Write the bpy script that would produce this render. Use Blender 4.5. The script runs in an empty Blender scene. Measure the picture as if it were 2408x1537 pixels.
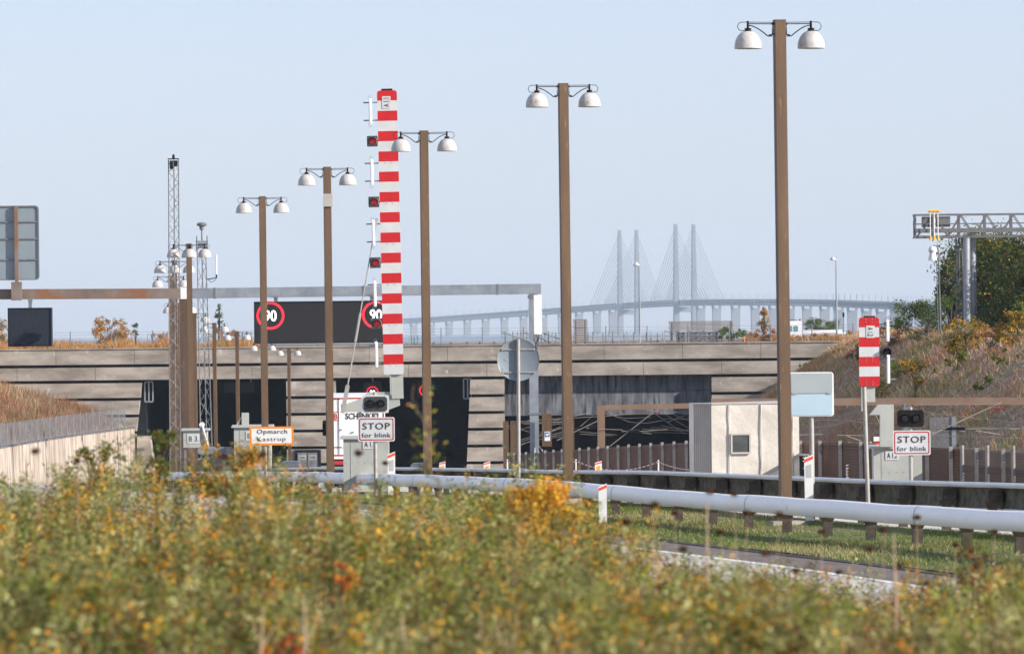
import bpy, math, random
import numpy as np
from mathutils import Vector, Matrix
random.seed(7); rng = np.random.default_rng(11)
S = bpy.context.scene
COL = S.collection
# ---------------------------------------------------------------- camera
F = 12800.0
HAZE = 0.52e-4
ROLL = 0.010; PITCH = math.atan(9.5 / F)
_r = Vector((math.cos(ROLL), 0, -math.sin(ROLL)))
_f = Vector((0, math.cos(PITCH), math.sin(PITCH)))
_r = (_r - _f * _r.dot(_f)).normalized(); _u = _r.cross(_f).normalized()
cd = bpy.data.cameras.new('camera'); cam = bpy.data.objects.new('camera', cd); COL.objects.link(cam)
M = Matrix((( _r.x, _u.x, -_f.x, 0), (_r.y, _u.y, -_f.y, 0), (_r.z, _u.z, -_f.z, 0), (0, 0, 0, 1)))
cam.matrix_world = M
cd.sensor_width = 36; cd.lens = 36 * F / 2408
cd.clip_start = 1; cd.clip_end = 60000
cd.dof.use_dof = True; cd.dof.focus_distance = 235; cd.dof.aperture_fstop = 5.0
S.camera = cam
# ---------------------------------------------------------------- sky and sun
SUN = Vector((1, -0.46, 0.50)).normalized()
el = math.asin(SUN.z); az = math.atan2(SUN.x, SUN.y)
w = bpy.data.worlds.new('World'); S.world = w; w.use_nodes = True
nt = w.node_tree; bg = nt.nodes['Background']
sk = nt.nodes.new('ShaderNodeTexSky'); sk.sky_type = 'NISHITA'; sk.sun_disc = False
sk.sun_elevation = el; sk.sun_rotation = az; sk.air_density = 1.0; sk.dust_density = 0.65; sk.ozone_density = 5.0; sk.altitude = 0
tn = nt.nodes.new('ShaderNodeMix'); tn.data_type = 'RGBA'; tn.blend_type = 'MULTIPLY'; tn.inputs[0].default_value = 1; tn.inputs[7].default_value = (1.01, .89, .955, 1)
nt.links.new(sk.outputs[0], tn.inputs[6]); hzm = nt.nodes.new('ShaderNodeMix'); hzm.data_type = 'RGBA'; hzm.inputs[0].default_value = .55; hzm.inputs[7].default_value = (3.15, 3.42, 4.15, 1)
nt.links.new(tn.outputs[2], hzm.inputs[6]); nt.links.new(hzm.outputs[2], bg.inputs[0]); bg.inputs[1].default_value = 0.127
sl = bpy.data.lights.new('sun', 'SUN'); sl.energy = 4.9; sl.angle = math.radians(0.5); sl.color = (1, .92, .82)
so = bpy.data.objects.new('sun', sl); COL.objects.link(so); so.rotation_euler = SUN.to_track_quat('Z', 'Y').to_euler(); so.location = (60, -40, 80)
S.view_settings.view_transform = 'Standard'; S.view_settings.look = 'None'; S.view_settings.exposure = 0.74
S.render.engine = 'CYCLES'; S.cycles.volume_bounces = 0; S.cycles.max_bounces = 6; S.cycles.diffuse_bounces = 3
S.cycles.glossy_bounces = 3; S.cycles.transparent_max_bounces = 12; S.cycles.use_denoising = True

def P(u, v, d):
    """world point seen at pixel (u, v) of the 2408x1537 picture, at depth Y = d"""
    D = _f + _r * ((u - 1204) / F) + _u * ((768.5 - v) / F)
    return D * (d / D.y)
def sc(d): return F / d
# ---------------------------------------------------------------- materials
def lin(c): return tuple((x / 12.92 if x <= .04045 else ((x + .055) / 1.055) ** 2.4) for x in c)
MATS = {}
def mat(name, c1, c2=None, scale=3, rough=.6, metal=0, bump=0, st=(1, 1, 1), lo=.35, hi=.65, c3=None, s3=None, lo3=.6, hi3=.7, st3=(1, 1, 1), spec=.5, detail=6, emit=0, bscale=None, rnd=True):
    m = bpy.data.materials.new(name); m.use_nodes = True; n = m.node_tree.nodes; L = m.node_tree.links
    b = n['Principled BSDF']; b.inputs['Roughness'].default_value = rough; b.inputs['Metallic'].default_value = metal
    b.inputs['Specular IOR Level'].default_value = spec
    b.inputs['Base Color'].default_value = (*c1, 1)
    if emit:
        b.inputs['Emission Color'].default_value = (*c1, 1); b.inputs['Emission Strength'].default_value = emit
    MATS[name] = m
    if c2 is None: return m
    tc = n.new('ShaderNodeTexCoord'); oi = n.new('ShaderNodeObjectInfo')
    ad = n.new('ShaderNodeVectorMath'); ad.operation = 'MULTIPLY_ADD'
    cmb = n.new('ShaderNodeCombineXYZ')
    for i in range(3): L.new(oi.outputs['Random'], cmb.inputs[i])
    ad.inputs[1].default_value = (37, 53, 71) if rnd else (0, 0, 0)
    L.new(cmb.outputs[0], ad.inputs[0]); L.new(tc.outputs['Object'], ad.inputs[2])
    def noise(sca, stv, lo, hi, det):
        mp = n.new('ShaderNodeMapping'); mp.inputs['Scale'].default_value = stv; L.new(ad.outputs[0], mp.inputs[0])
        no = n.new('ShaderNodeTexNoise'); no.inputs['Scale'].default_value = sca; no.inputs['Detail'].default_value = det
        no.inputs['Roughness'].default_value = .62
        L.new(mp.outputs[0], no.inputs['Vector'])
        mr = n.new('ShaderNodeMapRange'); mr.inputs[1].default_value = lo; mr.inputs[2].default_value = hi
        L.new(no.outputs[0], mr.inputs[0]); return no, mr
    no, mr = noise(scale, st, lo, hi, detail)
    mx = n.new('ShaderNodeMix'); mx.data_type = 'RGBA'; mx.inputs[6].default_value = (*c1, 1); mx.inputs[7].default_value = (*c2, 1)
    L.new(mr.outputs[0], mx.inputs[0]); out = mx.outputs[2]
    if c3:
        _, m3 = noise(s3 or scale * 4, st3, lo3, hi3, 8)
        m2 = n.new('ShaderNodeMix'); m2.data_type = 'RGBA'; m2.inputs[7].default_value = (*c3, 1)
        L.new(out, m2.inputs[6]); L.new(m3.outputs[0], m2.inputs[0]); out = m2.outputs[2]
    L.new(out, b.inputs['Base Color'])
    if bump:
        bn, _ = noise(bscale or scale * 3, st, 0, 1, 8)
        bp = n.new('ShaderNodeBump'); bp.inputs['Strength'].default_value = bump; bp.inputs['Distance'].default_value = .05
        L.new(bn.outputs[0], bp.inputs['Height']); L.new(bp.outputs[0], b.inputs['Normal'])
    return m
def leafmat(name, trans=.38, rough=.6):
    m = bpy.data.materials.new(name); m.use_nodes = True; n = m.node_tree.nodes; L = m.node_tree.links
    b = n['Principled BSDF']; b.inputs['Roughness'].default_value = rough; b.inputs['Specular IOR Level'].default_value = .25
    a = n.new('ShaderNodeAttribute'); a.attribute_name = 'col'
    L.new(a.outputs['Color'], b.inputs['Base Color'])
    t = n.new('ShaderNodeBsdfTranslucent'); L.new(a.outputs['Color'], t.inputs[0])
    ms = n.new('ShaderNodeMixShader'); ms.inputs[0].default_value = trans
    L.new(b.outputs[0], ms.inputs[1]); L.new(t.outputs[0], ms.inputs[2]); L.new(ms.outputs[0], n['Material Output'].inputs[0])
    MATS[name] = m; return m
conc = mat('concrete', (.20, .175, .148), (.36, .32, .275), .45, .85, c3=(.52, .49, .46), s3=1.5, lo3=.60, hi3=.78, st3=(.8, 1, .5), bump=.35, bscale=4, st=(.45, 1, 1.6), lo=.38, hi=.62, rnd=False, spec=.2)
conc_dark = mat('stained_concrete', (.055, .058, .066), (.19, .20, .22), .6, .9, c3=(.03, .03, .035), s3=1.2, lo3=.5, hi3=.65, st=(1.6, 1, .35), st3=(2, 1, .2), bump=.2, rnd=False, spec=.15)
conc_wall = mat('weathered_wall_concrete', (.36, .31, .255), (.47, .42, .36), .5, .85, c3=(.17, .13, .10), s3=1.3, lo3=.42, hi3=.66, st=(1, 1, 1), st3=(1, 1, .12), bump=.2, rnd=False, spec=.2)
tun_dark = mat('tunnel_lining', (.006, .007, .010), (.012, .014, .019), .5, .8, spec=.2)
brown = mat('brown_pole_paint', (.078, .042, .018), (.115, .066, .031), .9, .6, c3=(.28, .19, .11), s3=4, lo3=.60, hi3=.8, st=(2, 2, .3), st3=(3, 3, .5), bump=.05)
brown_dark = mat('dark_brown_column', (.06, .034, .018), (.10, .06, .035), .9, .6, c3=(.15, .08, .04), s3=3, lo3=.55, hi3=.7, st=(2, 2, .3))
dome = mat('white_enamel', (.50, .485, .46), (.38, .365, .34), 3, .45, c3=(.22, .14, .08), s3=14, lo3=.56, hi3=.72, spec=.4)
black = mat('black_metal', (.007, .007, .007), (.016, .014, .013), 8, .6, spec=.12)
galv = mat('galvanised_steel', (.21, .235, .265), (.30, .33, .36), 1.2, .45, metal=.35, c3=(.23, .25, .28), s3=4, lo3=.55, hi3=.7, bump=.05)
galvd = mat('dull_galvanised_steel', (.13, .137, .147), (.20, .21, .22), 1.5, .5, metal=.2, c3=(.12, .10, .09), s3=5)
rusty = mat('rusty_beam_steel', (.12, .085, .065), (.20, .16, .135), .5, .7, c3=(.20, .09, .04), s3=.7, lo3=.5, hi3=.62, st=(1, 1, 1), bump=.1)
white = mat('white_paint', (.74, .74, .73), (.66, .66, .65), 3, .45, c3=(.45, .42, .38), s3=9, lo3=.68, hi3=.82)
offw = mat('board_white', (.47, .485, .485), (.54, .55, .55), 2, .5, c3=(.4, .4, .4), s3=8, lo3=.7, hi3=.85)
red = mat('red_reflective', (.50, .007, .008), (.42, .006, .008), 3, .45)
redp = mat('red_border', (.35, .012, .015))
boxg = mat('cabinet_grey_green', (.33, .345, .315), (.38, .39, .36), 1.5, .55, c3=(.2, .2, .18), s3=7, lo3=.68, hi3=.8, bump=.03)
ltr = mat('black_lettering', (.012, .012, .012), rough=.6)
orange = mat('orange_border', (.80, .22, .01), rough=.5)
vmsb = mat('display_black', (.012, .012, .013), (.022, .022, .024), 60, .6, spec=.3)
vmshous = mat('display_housing', (.014, .018, .028), (.02, .025, .036), 6, .6, spec=.2)
ledr = mat('red_leds', (1, .015, .03), emit=1.0)
ledw = mat('white_leds', (.95, .95, 1), emit=1.3)
lens = mat('red_lens', (.60, .006, .012), (.85, .05, .06), 12, .2, lo=.45, hi=.55)
meshm = mat('dull_wire', (.13, .12, .11), rough=.7)
trussm = mat('truss_grey', (.10, .10, .108), (.15, .15, .155), 2, .55)
darklens = mat('dark_lens', (.012, .002, .003), rough=.15)
hous = mat('signal_face', (.035, .036, .038), (.05, .05, .052), 9, .5)
signblue = mat('sign_back_blue_grey', (.20, .245, .275), (.225, .27, .30), 1, .45, metal=.1)
signpale = mat('sign_blank_pale_blue', (.36, .48, .56), (.39, .51, .58), 1.5, .5)
signgrey = mat('sign_blank_grey', (.30, .345, .355), (.33, .37, .375), 1.5, .5)
steelpost = mat('grey_post', (.29, .275, .255), (.35, .335, .31), 4, .5, metal=.1, c3=(.2, .16, .12), s3=9, lo3=.7, hi3=.85)
railm = mat('rail_galvanised', (.90, .86, .81), (.97, .93, .87), 1.0, .5, metal=.2, c3=(.30, .29, .28), s3=3, lo3=.62, hi3=.80, st3=(1, 1, 1), bump=.04, st=(1, .3, 3))
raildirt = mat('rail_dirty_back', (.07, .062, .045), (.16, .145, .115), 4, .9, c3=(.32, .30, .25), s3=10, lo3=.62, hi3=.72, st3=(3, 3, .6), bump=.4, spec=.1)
postm = mat('rusty_post', (.035, .026, .019), (.07, .053, .038), 5, .8, c3=(.16, .125, .09), s3=12, lo3=.6, hi3=.72, bump=.3)
asph = mat('asphalt', (.46, .42, .38), (.52, .475, .43), 1.0, .55, c3=(.38, .345, .31), s3=.6, lo3=.5, hi3=.7, bump=.15, bscale=30, st=(2, .3, 1), spec=.3, rnd=False)
shoulder = mat('shoulder_asphalt', (.10, .078, .065), (.15, .12, .10), 1.5, .75, c3=(.24, .20, .17), s3=7, lo3=.6, hi3=.7, bump=.4, bscale=14, st=(1, .4, 1), rnd=False)
paint = mat('road_paint', (.78, .77, .74), (.62, .6, .56), 4, .6, rnd=False)
dirt = mat('edge_dirt', (.022, .016, .012), (.05, .036, .027), 3, .95, bump=.6, rnd=False)
gravel = mat('gravel', (.17, .155, .14), (.11, .10, .09), 6, .95, bump=.6, rnd=False)
grassg = mat('median_grass_soil', (.10, .105, .035), (.06, .075, .02), 1.4, .95, c3=(.16, .13, .06), s3=3, lo3=.5, hi3=.7, bump=.4, rnd=False)
bank = mat('bank_soil', (.33, .24, .155), (.25, .19, .11), .5, .95, c3=(.15, .105, .065), s3=1.1, lo3=.45, hi3=.65, bump=.5, rnd=False)
drysoil = mat('plateau_soil', (.16, .10, .05), (.11, .075, .04), .8, .95, c3=(.12, .11, .05), s3=.6, rnd=False)
panelbr = mat('noise_wall_brown', (.14, .082, .058), (.19, .125, .095), .8, .85, c3=(.15, .125, .11), s3=2, lo3=.55, hi3=.75, st3=(1, 1, .2), bump=.3, spec=.15)
wallpost = mat('noise_wall_post', (.31, .295, .275), (.23, .215, .20), 2, .8, c3=(.1, .09, .08), s3=5, st3=(1, 1, .4))
silver = mat('ribbed_metal_cladding', (.40, .375, .345), (.47, .445, .41), 1.2, .5, metal=.2, bump=.04)
cream = mat('sheet_metal_wall', (.50, .462, .40), (.64, .60, .535), .9, .45, metal=.2, bump=1.0, bscale=1.3, c3=(.4, .37, .33), s3=5, lo3=.7, hi3=.85)
glassd = mat('dark_glass', (.06, .065, .065), (.09, .095, .095), 1, .12, spec=.8)
glassg = mat('teal_glass', (.10, .28, .30), rough=.15, spec=.8)
truckw = mat('truck_white', (.78, .77, .76), (.7, .69, .68), 2, .35)
rubber = mat('rubber', (.015, .015, .016), rough=.8)
carp = mat('car_paint', (.10, .13, .16), rough=.25, metal=.4)
yellow = mat('yellow_plastic', (.75, .38, .01), rough=.5)
orr = mat('orange_reflector', (.72, .33, .01), rough=.4)
greyr = mat('grey_reflector', (.40, .42, .42), rough=.4)
postred = mat('post_red', (.75, .07, .03), rough=.45)
wood = mat('pallet_wood', (.16, .13, .11), (.23, .19, .165), 3, .9, st=(1, 1, 6))
bridgec = mat('bridge_concrete', (.17, .18, .20), (.20, .21, .23), .05, .9)
bridges = mat('bridge_steel', (.02, .03, .045), rough=.7)
insul = mat('black_insulator', (.012, .012, .018), rough=.35)
insulr = mat('red_insulator', (.22, .03, .03), rough=.4)
bark = mat('bark', (.10, .08, .06), (.06, .05, .04), 6, .9)
pipem = mat('catenary_pipe', (.30, .27, .235), (.24, .20, .165), 3, .5, metal=.2)
brownbeam = mat('brown_beam_paint', (.17, .105, .065), (.21, .14, .10), 1, .6, c3=(.28, .2, .15), s3=3, lo3=.65, hi3=.8)
blueplate = mat('blue_pictogram', (.02, .13, .35), rough=.5)
leaf = leafmat('foliage')
bladem = leafmat('grass_blades', .2, .8)
# ---------------------------------------------------------------- mesh builder
class MB:
    def __init__(s): s.v = []; s.f = []; s.m = []
    def add(s, vs, fs, mi=0):
        o = len(s.v); s.v += [tuple(x) for x in vs]
        for f in fs: s.f.append(tuple(i + o for i in f)); s.m.append(mi)
        return s
    def box(s, x0, x1, y0, y1, z0, z1, mi=0):
        v = [(x, y, z) for z in (z0, z1) for y in (y0, y1) for x in (x0, x1)]
        return s.add(v, [(0, 2, 3, 1), (4, 5, 7, 6), (0, 1, 5, 4), (2, 6, 7, 3), (0, 4, 6, 2), (1, 3, 7, 5)], mi)
    def hexa(s, lo, hi, mi=0):
        """lo, hi: 4 corners each, counter-clockwise seen from above"""
        return s.add(list(lo) + list(hi), [(3, 2, 1, 0), (4, 5, 6, 7), (0, 1, 5, 4), (1, 2, 6, 5), (2, 3, 7, 6), (3, 0, 4, 7)], mi)
    def bar(s, p, q, w, h=None, mi=0, up=(0, 0, 1)):
        h = h or w; p = Vector(p); q = Vector(q); d = (q - p).normalized(); up = Vector(up)
        if abs(d.dot(up)) > .99: up = Vector((0, 1, 0))
        a = d.cross(up).normalized() * (w / 2); b = a.cross(d).normalized() * (h / 2)
        v = [c + x for c in (p, q) for x in (-a - b, a - b, a + b, -a + b)]
        return s.add(v, [(3, 2, 1, 0), (4, 5, 6, 7), (0, 1, 5, 4), (1, 2, 6, 5), (2, 3, 7, 6), (3, 0, 4, 7)], mi)
    def tube(s, pts, r, n=8, mi=0):
        pts = [Vector(p) for p in pts]; rs = r if isinstance(r, (list, tuple)) else [r] * len(pts)
        vs = []; fs = []
        for i, p in enumerate(pts):
            d = (pts[min(i + 1, len(pts) - 1)] - pts[max(i - 1, 0)]).normalized()
            up = Vector((0, 0, 1)) if abs(d.z) < .9 else Vector((0, 1, 0))
            a = d.cross(up).normalized(); b = a.cross(d).normalized()
            for k in range(n):
                t = 2 * math.pi * k / n; vs.append(p + a * (rs[i] * math.cos(t)) + b * (rs[i] * math.sin(t)))
        for i in range(len(pts) - 1):
            for k in range(n):
                k2 = (k + 1) % n; fs.append((i * n + k, (i + 1) * n + k, (i + 1) * n + k2, i * n + k2))
        fs.append(tuple(range(n))); fs.append(tuple(reversed(range((len(pts) - 1) * n, len(pts) * n))))
        return s.add(vs, fs, mi)
    def lathe(s, prof, c=(0, 0, 0), n=24, mi=0, axis='z'):
        vs = []; fs = []
        for r, z in prof:
            for k in range(n):
                t = 2 * math.pi * k / n
                if axis == 'z': vs.append((c[0] + r * math.cos(t), c[1] + r * math.sin(t), c[2] + z))
                elif axis == 'y': vs.append((c[0] + r * math.cos(t), c[1] + z, c[2] - r * math.sin(t)))
                else: vs.append((c[0] + z, c[1] + r * math.cos(t), c[2] + r * math.sin(t)))
        for i in range(len(prof) - 1):
            for k in range(n):
                k2 = (k + 1) % n; fs.append((i * n + k, i * n + k2, (i + 1) * n + k2, (i + 1) * n + k))
        return s.add(vs, fs, mi)
    def prism(s, pts, y0, y1, mi=0):
        """outline pts (x, z) counter-clockwise seen from the front (-Y), extruded y0..y1"""
        n = len(pts); v = [(x, y0, z) for x, z in pts] + [(x, y1, z) for x, z in pts]
        fs = [tuple(range(n)), tuple(reversed(range(n, 2 * n)))] + [(i, i + n, (i + 1) % n + n, (i + 1) % n) for i in range(n)]
        return s.add(v, fs, mi)
    def build(s, name, mats, parent=None, loc=None, smooth=False):
        me = bpy.data.meshes.new(name); me.from_pydata(s.v, [], s.f)
        for m in (mats if isinstance(mats, (list, tuple)) else [mats]): me.materials.append(m)
        if any(s.m): me.polygons.foreach_set('material_index', s.m)
        if smooth:
            me.polygons.foreach_set('use_smooth', [True] * len(s.f))
            me.set_sharp_from_angle(angle=math.radians(38))
        me.update()
        o = bpy.data.objects.new(name, me); COL.objects.link(o)
        if parent is not None: o.parent = parent
        if loc is not None: o.location = loc
        return o
def rrect(x0, x1, z0, z1, r, n=4):
    pts = []
    for cx, cz, a0 in ((x1 - r, z0 + r, -90), (x1 - r, z1 - r, 0), (x0 + r, z1 - r, 90), (x0 + r, z0 + r, 180)):
        for k in range(n + 1):
            t = math.radians(a0 + 90 * k / n); pts.append((cx + r * math.cos(t), cz + r * math.sin(t)))
    return pts
def tag(o, label=None, cat=None, group=None, kind=None):
    if label: o['label'] = label
    if cat: o['category'] = cat
    if group: o['group'] = group
    if kind: o['kind'] = kind
    return o
def thing(name, loc, label, cat, group=None, rz=0, rx=0, ry=0):
    o = bpy.data.objects.new(name, None); COL.objects.link(o); o.location = loc; o.rotation_euler = (rx, ry, rz)
    o.empty_display_size = .3
    return tag(o, label, cat, group)
def copy_tree(o, parent=None):
    c = o.copy(); COL.objects.link(c)
    if parent is not None: c.parent = parent
    for ch in list(o.children): copy_tree(ch, c)
    return c
def text(s, x, y, z, h, width, m, parent, name='lettering', rot=0, bold=0.0, spacing=1.0):
    """flat raised lettering facing -Y, centred on (x, z); h = capital height"""
    cu = bpy.data.curves.new('t', 'FONT'); cu.body = s; cu.size = 1; cu.extrude = .006; cu.offset = bold; cu.space_character = spacing
    cu.align_x = 'CENTER'; cu.resolution_u = 3
    ob = bpy.data.objects.new('t', cu); COL.objects.link(ob); bpy.context.view_layer.update()
    me = bpy.data.meshes.new_from_object(ob.evaluated_get(bpy.context.evaluated_depsgraph_get())); bpy.data.objects.remove(ob)
    n = len(me.vertices); co = np.empty(n * 3, np.float32); me.vertices.foreach_get('co', co); co = co.reshape(-1, 3)
    w0 = co[:, 0].max() - co[:, 0].min(); sx = width / w0; sz = h / .70
    X = (co[:, 0] - (co[:, 0].max() + co[:, 0].min()) / 2) * sx; Z = (co[:, 1] - .35) * sz; Y = -co[:, 2]
    c, sn = math.cos(rot), math.sin(rot)
    out = np.stack([x + X * c - Z * sn, y + Y, z + X * sn + Z * c], 1).astype(np.float32)
    me.vertices.foreach_set('co', out.ravel()); me.materials.clear(); me.materials.append(m); me.update()
    o = bpy.data.objects.new(name, me); COL.objects.link(o); o.parent = parent
    return o
class Fr:
    """frontal frame: local coordinates of picture points at one depth, measured from a base point"""
    def __init__(s, u, v, d): s.d = d; s.B = P(u, v, d)
    def __call__(s, u, v, dy=0):
        p = P(u, v, s.d); q = p - s.B; return Vector((q.x, dy, q.z))
# ---------------------------------------------------------------- road line and levels
RY = [20, 150, 181, 208, 234, 258, 284, 310, 336, 374, 411, 450, 474, 498, 525, 549, 600, 800]
RX = [30.8, 7.4, 1.74, -3.35, -7.9, -11.8, -15.2, -18.4, -20.9, -23.5, -25, -26, -25.9, -25.1, -24, -22.4, -18.5, -5]
ZY = [0, 60, 120, 150, 181, 208, 234, 258, 310, 336, 374, 411, 474, 498, 525, 549, 572, 900]
ZZ = [-4.4, -4.4, -5.0, -5.45, -5.8, -6.3, -6.85, -7.4, -8.75, -9.35, -10.2, -11.35, -12.9, -13.7, -14.6, -15.2, -15.6, -15.6]
def row(y): return float(np.interp(y, RY, RX))
def zr(y): return float(np.interp(y, ZY, ZZ))
def on_ground(u, v, lo=300, hi=566):
    for d in np.arange(lo, hi, 1.0):
        p = P(u, v, float(d))
        if p.z <= gz(p.x - row(p.y), p.y): return float(d)
    return hi
def cam_(t, y): return float(np.interp(y, [60, 100, 150, 200], [.32, .27, .18, 0])) * min(1, max(0, (.5 - t) / 5))
def sm(x): x = min(1, max(0, x)); return x * x * (3 - 2 * x)
def gz(t, y):
    z = zr(y)
    if t < -18.4:
        if y < 130:
            k = sm((-18.4 - t) / 5) * sm((125 - y) / 45); return z * (1 - k) - 3.0 * k
        if y > 330:
            if t > -19.2: return z
            return -9.85 + (min(max(-19.4 - t, 0), 26) / 26) ** .8 * 8.4
        return z
    if t < 20.6: return z - cam_(t, y)
    if t < 22: return z - 1.2 * (t - 20.6) / 1.4
    zb = z - 1.2
    t0 = 35.6
    if t < t0: return zb
    k = min(1, (t - t0) / float(np.interp(y, [400, 560], [18.5, 23.5]))); return zb + (-.5 - zb) * (.8 * k + .2 * sm(k))
# ================================================================ setting
def sheet(name, tl, m, ys, dz=0, kind='structure', zf=None, label=None):
    mb = MB(); n = len(tl); vs = []
    for y in ys:
        for t in tl: vs.append((row(y) + t, y, (zf or gz)(t, y) + dz))
    fs = [(i * n + j, i * n + j + 1, (i + 1) * n + j + 1, (i + 1) * n + j) for i in range(len(ys) - 1) for j in range(n - 1)]
    mb.add(vs, fs); o = mb.build(name, m, smooth=True); o['kind'] = kind
    return o
YS = [20 + 4 * i for i in range(139)] + [574, 700]
tl = sorted(set([-90, -70, -60, -52] + [-46 + 1.5 * i for i in range(19)] + [-19.25, -18.5, -18.3, -12, -5, 0, 6, 12, 17, 20.5, 22, 28, 34] + [36 + 1.5 * i for i in range(18)] + [66, 80, 110]))
gy = [y for y in YS if y <= 572]
g = sheet('ground', tl, bank, gy)
yy = [y for y in YS if y <= 700]
flat = lambda t, y: zr(y) - cam_(t, y)
sheet('road_toward_tunnel', [2.3, 8, 13, 17.6], asph, yy, .02, zf=flat)
sheet('road_from_tunnel', [-17.8, -12, -7.0], asph, yy, .02, zf=flat)
sheet('road_shoulder', [-7.0, -6, -5.15], shoulder, yy, .018, zf=flat)
sheet('dirt_edge', [-5.2, -4.8], dirt, yy, .035, zf=flat)
sheet('edge_line_left', [-7.25, -6.98], paint, yy, .027, zf=flat)
sheet('edge_line_median', [4.6, 4.85], paint, yy, .027, zf=flat)
sheet('edge_line_right', [15.6, 15.85], paint, yy, .027, zf=flat)
sheet('median', [-4.85, -4, -3, -2, -1, 0, 1, 2.25], grassg, yy, .045, zf=lambda t, y: zr(y) - cam_(t, y) + .02 * math.sin(t * 1.3 + y * .4))
sheet('track_bed', [22.2, 28, 35.5], gravel, yy, -1.17, zf=flat)
tag(MB().box(-260, 320, 573.4, 900, -17.5, -17, 0).build('tunnel_floor_slab', tun_dark), kind='structure')
pl = MB()
PLX = [-260, -120, -60, -30, 0, 30, 60, 120, 320]
pv = [(x, y, (-1.62 if y < 880 else -9.6) + .08 * math.sin(x * .3 + y * .2) * (y > 573)) for y in (572.6, 590, 620, 680, 780, 880, 940) for x in PLX]
n = len(PLX); pl.add(pv, [(i * n + j, i * n + j + 1, (i + 1) * n + j + 1, (i + 1) * n + j) for i in range(6) for j in range(n - 1)])
tag(pl.build('plateau', drysoil), kind='structure')
water = mat('sea_water', (.03, .06, .08), rough=.25, bump=0)
sea = MB(); sea.add([(-2600, 900, -9), (2900, 900, -9), (2900, 13700, -9), (-2600, 13700, -9)], [(0, 1, 2, 3)])
tag(sea.build('sea', water), kind='structure')

# far low island strip on the horizon
isl = MB()
for x0, x1, h in ((-90, 700, 2.2), (250, 900, 4.0)):
    nseg = 60; v = []
    for i in range(nseg + 1):
        x = x0 + (x1 - x0) * i / nseg; hh = h * (.6 + .4 * math.sin(i * .9) * math.sin(i * .37)) * min(1, i / 6, (nseg - i) / 6)
        v += [(x, 5200, -9.2), (x, 5240, -9 + hh + .3), (x, 5400, -9.2)]
    isl.add(v, [(3 * i + k, 3 * i + 3 + k, 3 * i + 4 + k, 3 * i + 1 + k) for i in range(nseg) for k in (0, 1)])
tag(isl.build('low_island', bank), kind='structure')

# ---- tunnel portal
pt = thing('tunnel_portal', (0, 570, -15.6), 'long banded concrete tunnel portal with dark grooves and three black openings', 'tunnel portal')
Z0 = 15.6
def X5(u): return (u - 1204) / 22.45
par = MB().box(-120, X5(2120), 0, 1.4, Z0 - 3.08, Z0 - 1.5)
par.box(-120, X5(2120), -.12, 1.5, Z0 - 1.497, Z0 - 1.38)
par.build('parapet', conc, pt)
b2 = MB(); b2.box(-120, X5(2120), 0.02, 1.42, Z0 - 4.72, Z0 - 3.39)
b2.build('lintel_beam', conc, pt)
bw = MB(); bw.box(-120, X5(2120), .85, 1.35, Z0 - 3.45, Z0 - 2.95); bw.build('groove_shade_backing', tun_dark, pt)  # near-black backing paints the recess shade into the groove
levels = [(-6.58, -5.04), (-8.33, -6.89), (-10.08, -8.64), (-11.83, -10.39), (-13.58, -12.14), (-16.5, -13.89)]
for nm, ua, ub, sl, sr in (('left_wing_wall', -1500, 333, 0, -.12), ('middle_pillar', 672, 788, 0, 0), ('right_pillar', 1105, 1185, -.05, 0), ('right_wing_wall', 1672, 2120, 0, 0)):
    xa, xb = X5(ua), X5(ub); q = MB()
    for z0, z1 in levels:
        ka, kb = (-4.7 - z0), (-4.7 - z1)
        lo = [(xa + sl * ka, 0.0 - .03 * ka, z0 + Z0), (xb + sr * ka, 0.0 - .03 * ka, z0 + Z0), (xb + sr * ka, 1.4, z0 + Z0), (xa + sl * ka, 1.4, z0 + Z0)]
        hi = [(xa + sl * kb, 0.0 - .03 * kb, z1 + Z0), (xb + sr * kb, 0.0 - .03 * kb, z1 + Z0), (xb + sr * kb, 1.4, z1 + Z0), (xa + sl * kb, 1.4, z1 + Z0)]
        q.hexa(lo, hi)
    q.build(nm, conc, pt)
    k = MB().box(xa + .12, xb - .12 - (1.2 if sr else 0), .75, 1.35, -1, Z0 - 4.74); k.build('groove_shade_backing', tun_dark, pt)  # same near-black stand-in for shade between the wall bands
for x in np.arange(-56, 40, 8.2):
    MB().box(x, x + .035, -.004, .0, Z0 - 3.06, Z0 - 1.51).build('wall_joint', tun_dark, pt); MB().box(x + 4.1, x + 4.135, .016, .02, Z0 - 4.7, Z0 - 3.44).build('wall_joint', tun_dark, pt)
# inner linings
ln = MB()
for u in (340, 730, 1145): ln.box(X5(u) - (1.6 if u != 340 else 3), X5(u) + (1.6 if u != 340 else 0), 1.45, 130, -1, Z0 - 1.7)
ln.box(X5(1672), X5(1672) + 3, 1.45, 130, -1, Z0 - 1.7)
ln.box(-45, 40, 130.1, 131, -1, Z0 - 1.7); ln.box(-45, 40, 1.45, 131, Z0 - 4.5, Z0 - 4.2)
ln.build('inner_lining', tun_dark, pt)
st = MB().box(X5(1175), X5(1700), 1.9, 2.5, Z0 - 6.4, Z0 - 4.55)
st.box(X5(1175), X5(1700), 1.8, 2.5, Z0 - 8.9, Z0 - 6.43); st.build('inner_beam', conc_dark, pt)
wl = MB(); wl.hexa([(X5(316), -.5, 0), (X5(362), -.3, 0), (X5(366), 1.4, 0), (X5(316), 1.4, 0)], [(X5(321), -.5, Z0 - 10.6), (X5(350), -.3, Z0 - 10.6), (X5(352), 1.4, Z0 - 10.6), (X5(321), 1.4, Z0 - 10.6)]); wl.build('plinth', conc, pt)
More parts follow.
